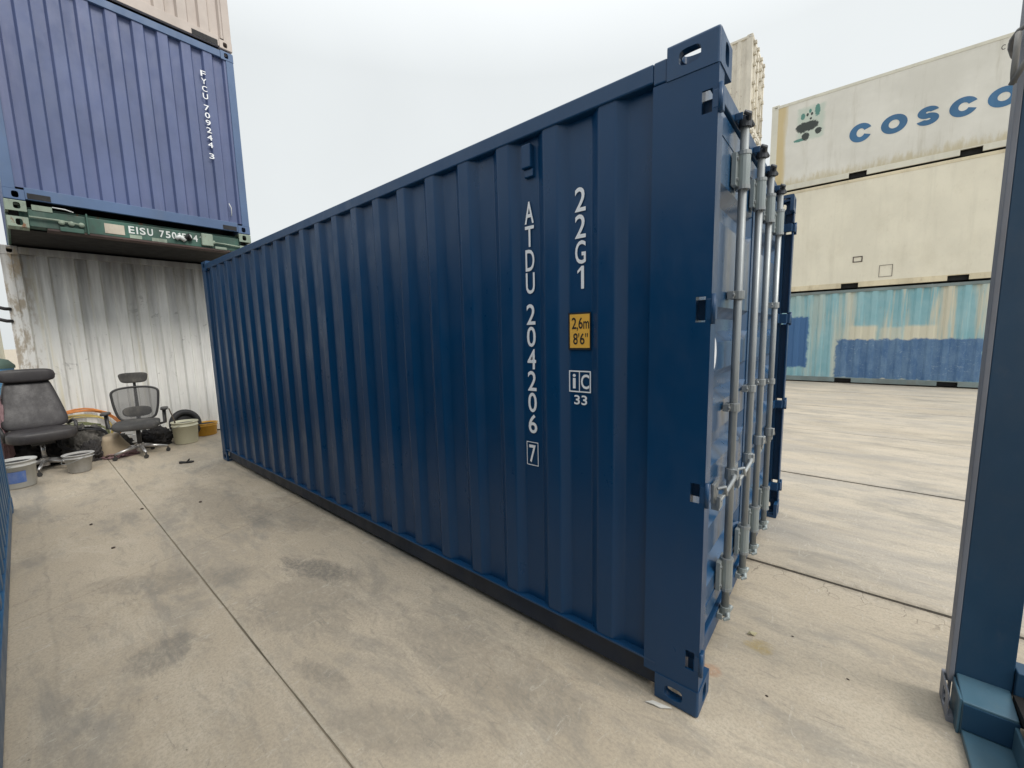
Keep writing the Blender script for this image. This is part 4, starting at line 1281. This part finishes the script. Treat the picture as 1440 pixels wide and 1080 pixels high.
def mesh_chair():
    t = thing('office_chair', 'grey mesh-back office chair with separate headrest and armrests, against the white ribbed wall', 'office chair', (-7.34, -0.645, 0), R(-12))
    star_base(t, 0.30, M['chrome'], 0.25)
    T('gas_column', M['plastic'], t, [(0, 0, 0.16), (0, 0, 0.38)], 0.026, 12)
    B('tilt_mechanism', M['plastic'], t, (-0.16, 0.10, -0.09, 0.09, 0.37, 0.415), bevel=0.012)
    bm = bmesh.new()
    cushion(bm, 0.24, 0.25, 0.05, 0.42, fn=lambda p: Vector((p.x + 0.03, p.y, p.z + 0.45 + 0.010 * mnoise.noise(p * 9) - 0.2 * max(0, p.x - 0.16))))
    finish('seat', bm, M['fabric'], t, smooth=True)
    # back outline (y, z) and lean
    outl = [(-0.17, 0.50), (-0.225, 0.62), (-0.25, 0.80), (-0.245, 0.90), (-0.15, 0.945), (0, 0.955), (0.15, 0.945), (0.245, 0.90), (0.25, 0.80), (0.225, 0.62), (0.17, 0.50), (0, 0.485)]
    pts = []
    for i_ in range(len(outl)):
        a0, a1, a2, a3 = [outl[(i_ + k) % len(outl)] for k in (-1, 0, 1, 2)]
        for q in range(4):
            s_ = q / 4
            cc = [0.5 * ((2 * a1[j]) + (-a0[j] + a2[j]) * s_ + (2 * a0[j] - 5 * a1[j] + 4 * a2[j] - a3[j]) * s_ ** 2 + (-a0[j] + 3 * a1[j] - 3 * a2[j] + a3[j]) * s_ ** 3) for j in (0, 1)]
            pts.append(cc)
    def bx_(y, z):
        return -0.22 - 0.16 * (z - 0.5) + 0.35 * (y * y)
    P3 = [(bx_(y, z), y, z) for y, z in pts]
    bm = bmesh.new()
    tube(bm, P3 + [P3[0], P3[1]], 0.015, 8, cap=False)
    finish('back_frame', bm, M['plastic'], t, smooth=True)
    bm = bmesh.new()
    c_ = bm.verts.new((bx_(0, 0.72), 0, 0.72))
    mid = [bm.verts.new((bx_(y * 0.5, 0.72 + (z - 0.72) * 0.5), y * 0.5, 0.72 + (z - 0.72) * 0.5)) for y, z in pts]
    out_ = [bm.verts.new(p) for p in P3]
    n_ = len(pts)
    for k in range(n_):
        bm.faces.new((c_, mid[k], mid[(k + 1) % n_]))
        bm.faces.new((mid[k], out_[k], out_[(k + 1) % n_], mid[(k + 1) % n_]))
    finish('back_mesh', bm, M['mesh'], t, smooth=True)
    bm = bmesh.new()
    cushion(bm, 0.018, 0.16, 0.075, 0.7, fn=lambda p: Vector((p.x - 0.245 - 0.1 * p.z + 0.3 * p.y * p.y, p.y, p.z + 0.60)))
    finish('lumbar_pad', bm, M['fabric'], t, smooth=True)
    T('spine', M['plastic'], t, [(-0.10, 0, 0.39), (-0.27, 0, 0.42), (-0.31, 0, 0.60), (-0.34, 0, 0.94), (-0.33, 0, 1.09)], [0.026, 0.026, 0.022, 0.017, 0.015], 10)
    bm = bmesh.new()
    cushion(bm, 0.028, 0.155, 0.075, 0.5, fn=lambda p: Vector((p.x - 0.30 + 0.5 * p.y * p.y, p.y * (1 + 1.3 * p.z), p.z + 1.09)))
    finish('headrest', bm, M['fabric'], t, smooth=True)
    for s_ in (-1, 1):
        arm = T('arm_post', M['plastic'], t, [(-0.02, s_ * 0.22, 0.415), (-0.02, s_ * 0.30, 0.43), (-0.03, s_ * 0.305, 0.62)], [0.02, 0.024, 0.024], 8)
        bm = bmesh.new()
        cushion(bm, 0.13, 0.045, 0.016, 0.5, fn=lambda p: Vector((p.x - 0.02, p.y + s_ * 0.31, p.z + 0.635)))
        finish('arm_pad', bm, M['plastic'], arm, smooth=True)
    return t
mesh_chair()

# ------------------------------------------------------------------ buckets
def bucket(name, label, x, y, r0, r1, h, mat, wire=True, fill=None, tilt=0.0, cat='bucket', wire_rot=0.0, wire_up=False):
    t = thing(name, label, cat, (x, y, 0))
    bm = bmesh.new()
    lathe(bm, [(0.001, 0.003), (r0 - 0.008, 0.003), (r0, 0.012), (r0 + (r1 - r0) * 0.80, h * 0.80), (r1 + 0.006, h * 0.805), (r1 + 0.006, h * 0.835), (r0 + (r1 - r0) * 0.86, h * 0.84),
               (r1 * 0.99, h * 0.955), (r1 + 0.011, h * 0.96), (r1 + 0.011, h), (r1 - 0.004, h), (r0 - 0.006, 0.02), (0.001, 0.02)], 36)
    finish('bucket_body', bm, mat, t, smooth=False, bevel=0.0)
    for p in t.children:
        for f in p.data.polygons:
            f.use_smooth = True
    if fill is not None:
        bm = bmesh.new()
        lathe(bm, [(0.001, h * 0.9 + 0.01), (r1 * 0.5, h * 0.93), (r1 - 0.006, h * 0.90)], 24)
        finish('filling', bm, fill, t, smooth=True)
    if wire:
        pts = []
        for k in range(15):
            a_ = PI * k / 14
            pts.append((math.cos(a_) * (r1 + 0.014), math.sin(a_) * (r1 + 0.02) * (0.5 if wire_up else 0.98), h * 0.9 + (math.sin(a_) * r1 * (0.8 if wire_up else -0.55))))
        o = T('wire_handle', M['galv'], t, pts, 0.0035, 6)
        o.rotation_euler = (0, 0, wire_rot)
    return t
b1 = bucket('paint_bucket', 'white paint bucket with worn blue label, front left beside the leather chair', -6.80, -1.765, 0.135, 0.155, 0.31, M['pail_white'], fill=M['rag_dark'], wire_rot=R(170), cat='bucket')
bm = bmesh.new()
cols = []
for k in range(13):
    a_ = R(-62) + R(88) * k / 12
    cols.append([bm.verts.new((math.cos(a_) * (0.135 + 0.02 * zz / 0.31 + 0.0035), math.sin(a_) * (0.135 + 0.02 * zz / 0.31 + 0.0035), zz)) for zz in (0.07, 0.20)])
for a, b_ in zip(cols, cols[1:]):
    bm.faces.new((a[0], b_[0], b_[1], a[1]))
finish('label', bm, M['label_blue'], b1)
bucket('bucket', 'small dusty grey bucket in front of the leather chair, right of the paint bucket', -6.98, -1.27, 0.095, 0.135, 0.235, M['pail_grey'], fill=M['rag_dark'], wire_rot=R(200))
b3 = bucket('bucket', 'cream lidless bucket with a stick in it, right of the mesh chair', -7.66, -0.055, 0.150, 0.165, 0.345, M['pail_cream'], fill=M['rag'], wire_rot=R(150))
bucket('bucket', 'low yellow-orange tub at the corner of the navy container', -8.05, 0.30, 0.145, 0.165, 0.21, M['pail_yellow'], fill=M['rag_dark'], wire=False, cat='tub')
tag(T('stick', M['wood'], None, [(-7.70, -0.13, 0.05), (-7.74, -0.16, 0.35), (-7.80, -0.20, 0.56)], 0.009, 6), 'thin dark stick standing in the cream bucket', 'stick')
# tyre leaning behind the cream bucket
bm = bmesh.new()
for k in range(1):
    segs, rs = 36, 10
    g_ = []
    for a_ in range(segs):
        th = 2 * PI * a_ / segs
        row = []
        for q in range(rs):
            ph = 2 * PI * q / rs
            r_ = 0.215 + 0.055 * math.cos(ph)
            row.append(bm.verts.new((0.05 * math.sin(ph), r_ * math.cos(th), r_ * math.sin(th))))
        g_.append(row)
    for a_ in range(segs):
        for q in range(rs):
            bm.faces.new((g_[a_][q], g_[(a_ + 1) % segs][q], g_[(a_ + 1) % segs][(q + 1) % rs], g_[a_][(q + 1) % rs]))
ty = finish('tyre', bm, M['rubber'], None, smooth=True, loc=(-7.98, 0.02, 0.25))
bm = bmesh.new()
lathe(bm, [(0.17, -0.02), (0.15, -0.01), (0.06, 0.0), (0.001, 0.01)], 24)
bmesh.ops.rotate(bm, verts=bm.verts, matrix=Matrix.Rotation(PI / 2, 3, 'Y'))
finish('rim', bm, M['black'], ty, smooth=True)
ty.rotation_euler = (0, R(-16), 0)
ty.scale = (0.85, 0.8, 0.9)
tag(ty, 'black tyre leaning on the white wall behind the cream bucket', 'tyre')

# ------------------------------------------------------------------ hoses and rags between the chairs
def coil(name, label, mat, cx_, cy_, cz_, a_, b_, turns, r, tilt, seed, tail=None):
    rng = random.Random(seed)
    pts = []
    n_ = int(turns * 26)
    for k in range(n_ + 1):
        th = 2 * PI * k / 26 + 0.7
        f = k / n_
        ra = a_ * (1 - 0.10 * f + 0.035 * math.sin(3.1 * th + seed))
        rb = b_ * (1 - 0.06 * f + 0.035 * math.cos(2.3 * th + seed))
        x, y, z = rb * math.sin(th) * math.sin(tilt), ra * math.cos(th), rb * math.sin(th) * math.cos(tilt)
        pts.append((cx_ - x + 0.02 * math.sin(th * 1.3 + seed), cy_ + y, max(r, cz_ + z + 0.012 * math.sin(1.7 * th + seed))))
    if tail:
        pts += tail
    return tag(T(name, mat, None, pts, r, 7), label, 'hose')
coil('hose', 'orange hose coiled upright behind the rag pile, arching against the white wall', M['hose_orange'], -8.10, -1.14, 0.36, 0.42, 0.30, 2.3, 0.011, R(18), 1)
coil('hose', 'thin yellow hose coiled just inside the orange one', M['hose_yellow'], -7.98, -1.18, 0.34, 0.37, 0.26, 2.4, 0.008, R(22), 4)
coil('hose', 'olive green hose coiled lower down on the rag pile', M['hose_green'], -7.84, -1.20, 0.33, 0.31, 0.19, 3.3, 0.009, R(38), 7)

coil('hose', 'black cable looped loosely over the front of the rag pile', M['rubber'], -7.62, -1.16, 0.30, 0.24, 0.17, 4.3, 0.009, R(30), 11)
coil('hose', 'grey cable loops lying low beside the tan basin', M['galv_bracket'], -7.60, -1.02, 0.10, 0.20, 0.08, 3.3, 0.008, R(60), 13)

def rag(name, label, mat, x, y, sx_, sy_, sz_, seed, cat='rag'):
    bm = bmesh.new()
    bmesh.ops.create_icosphere(bm, subdivisions=5, radius=1)
    for v_ in bm.verts:
        p = v_.co.copy()
        q = p * 2.1 + Vector((seed * 3.7, seed, 0))
        d = 1 + 0.30 * mnoise.noise(q) + 0.26 * (1 - abs(mnoise.noise(q * 1.9 + Vector((5, 0, 0)))) * 2) * 0.6 + 0.20 * (1 - 3 * abs(mnoise.noise(q * 3.6))) + 0.10 * (1 - 3 * abs(mnoise.noise(q * 8.5)))
        z = p.z * d
        v_.co = (p.x * d * sx_, p.y * d * sy_, max(0.0, (z + 0.55) * sz_ * 0.62))
    return tag(finish(name, bm, mat, None, smooth=True, loc=(x, y, 0.002)), label, cat)
rag('rag', 'tall heap of crumpled grey rags between the two office chairs', M['rag'], -7.80, -1.17, 0.17, 0.20, 0.42, 1)
rag('rag', 'flat grey rag bundle low behind the mesh chair', M['rag'], -7.78, -0.92, 0.18, 0.20, 0.26, 2)
rag('bin_bag', 'black plastic bag crumpled under the right arm of the leather chair', M['rag_dark'], -7.60, -1.10, 0.13, 0.12, 0.24, 3, 'bag')
rag('bin_bag', 'black bag slumped between the mesh chair and the cream bucket', M['rag_dark'], -7.90, -0.38, 0.16, 0.17, 0.24, 5, 'bag')
rag('bin_bag', 'dark bag slumped behind the leather chair seat', M['rag_dark'], -7.85, -1.62, 0.18, 0.22, 0.40, 8, 'bag')
rag('cloth', 'faded mauve cloth on the ground under the mesh chair', M['rag_pink'], -7.55, -0.85, 0.16, 0.16, 0.075, 6, 'cloth')
rag('cloth', 'mauve cloth bundle beside the left corner of the leather chair', M['rag_pink'], -7.66, -1.90, 0.09, 0.09, 1.10, 9, 'cloth')
bm = bmesh.new()
lathe(bm, [(0.17, 0.0), (0.165, 0.02), (0.13, 0.10), (0.10, 0.19), (0.085, 0.235), (0.001, 0.24)], 28)
hat = tag(finish('basin', bm, M['basket'], None, smooth=True, loc=(-7.56, -0.88, 0.085)), 'tan basin turned upside down beside the mesh chair', 'basin')
hat.rotation_euler = (R(8), R(14), 0)

# blue drum with a dark lid in the slit beyond the white container
tk = thing('drum', 'blue drum with dark green lid seen in the slit left of the white container', 'drum', (-12.4, -1.98, 0))
bm = bmesh.new()
lathe(bm, [(0.001, 0.002), (0.27, 0.002), (0.28, 0.02), (0.28, 0.38), (0.29, 0.40), (0.28, 0.42), (0.28, 0.78), (0.29, 0.80), (0.28, 0.82), (0.28, 1.18), (0.001, 1.18)], 28)
finish('drum_body', bm, M['tarp'], tk)
bm = bmesh.new()
lathe(bm, [(0.30, 1.165), (0.30, 1.22), (0.22, 1.33), (0.12, 1.36), (0.001, 1.365)], 28)
finish('lid', bm, M['tarp_green'], tk, smooth=True)

# ------------------------------------------------------------------ small litter on the concrete
def scrap(name, label, cat, mat, x, y, pts, th=0.004, rot=0.0, curl=0.01, group=None):
    bm = bmesh.new()
    vs = [bm.verts.new((p[0], p[1], 0.003 + curl * (i_ % 2))) for i_, p in enumerate(pts)]
    f = bm.faces.new(vs)
    r_ = bmesh.ops.extrude_face_region(bm, geom=[f])
    for g_ in r_['geom']:
        if isinstance(g_, bmesh.types.BMVert):
            g_.co.z += th
    o = finish(name, bm, mat, None, loc=(x, y, 0))
    o.rotation_euler = (0, 0, rot)
    return tag(o, label, cat, group)
sl = thing('sandal', 'dark worn sandal lying alone on the concrete near the far corner', 'sandal', (-6.28, -0.35, 0), R(60))
sl.scale = (0.62, 0.8, 0.8)
bm = bmesh.new()
for k in range(1):
    o_ = [(-0.13, 0.0), (-0.11, 0.035), (-0.03, 0.032), (0.06, 0.045), (0.12, 0.03), (0.135, 0.0), (0.11, -0.035), (0.05, -0.045), (-0.03, -0.03), (-0.11, -0.033)]
    a = [bm.verts.new((x, y, 0.002)) for x, y in o_]
    b_ = [bm.verts.new((x, y, 0.022 + 0.012 * (x < -0.05))) for x, y in o_]
    bm.faces.new(a[::-1]); bm.faces.new(b_)
    for q in range(len(o_)):
        bm.faces.new((a[q], a[(q + 1) % len(o_)], b_[(q + 1) % len(o_)], b_[q]))
finish('sole', bm, M['rubber'], sl)
T('strap', M['rag_dark'], sl, [(0.02, -0.045, 0.02), (0.05, -0.02, 0.055), (0.05, 0.02, 0.055), (0.02, 0.045, 0.02)], 0.010, 8)

scrap('leaf', 'curled pale dry leaf near the yellow stain by the container doors', 'leaf', M['leaf'], 0.085, 0.665, [(-0.022, 0), (-0.008, 0.010), (0.012, 0.009), (0.026, 0.0), (0.010, -0.008), (-0.008, -0.009)], rot=0.5)
scrap('paper_scrap', 'torn scrap of paper beside the near bottom corner casting', 'paper', M['paper'], -0.15, -0.035, [(-0.05, 0), (-0.02, 0.012), (0.03, 0.006), (0.055, -0.002), (0.01, -0.012), (-0.02, -0.006)], rot=0.35, curl=0.003)
spots = [(-4.761, -1.012, 'on the lengthwise joint near the far end'), (-4.69, -1.362, 'left of the lengthwise joint toward the blue wall'), (-4.501, -0.613, 'midway between joint and navy container'),
         (-3.95, -1.30, 'left of the joint near the cross crack'), (0.25, 0.78, 'on the sunlit slab right of the doors'), (0.47, 0.62, 'close to the blue frame casting'),
         (0.20, 0.30, 'in front of the near corner casting'), (-1.15, -1.25, 'at the lower left of the picture'), (-1.02, -1.32, 'lowest at the picture left'), (-0.2, 0.25, 'under the container door end')]
for k, (x, y, wh) in enumerate(spots):
    bm = bmesh.new()
    bmesh.ops.create_icosphere(bm, subdivisions=1, radius=1)
    s_ = 0.014 if k < 4 else 0.005
    for v_ in bm.verts:
        d = 1 + 0.5 * mnoise.noise(v_.co * 2 + Vector((k * 5, 0, 0)))
        v_.co = Vector((v_.co.x * s_ * d * 1.3, v_.co.y * s_ * d, max(0, v_.co.z * s_ * 0.5 * d + s_ * 0.3)))
    tag(finish('stone_chip', bm, M['stone'], None, loc=(x, y, 0.0)), 'dark stone chip ' + wh, 'stone', 'dark chips scattered on the concrete')
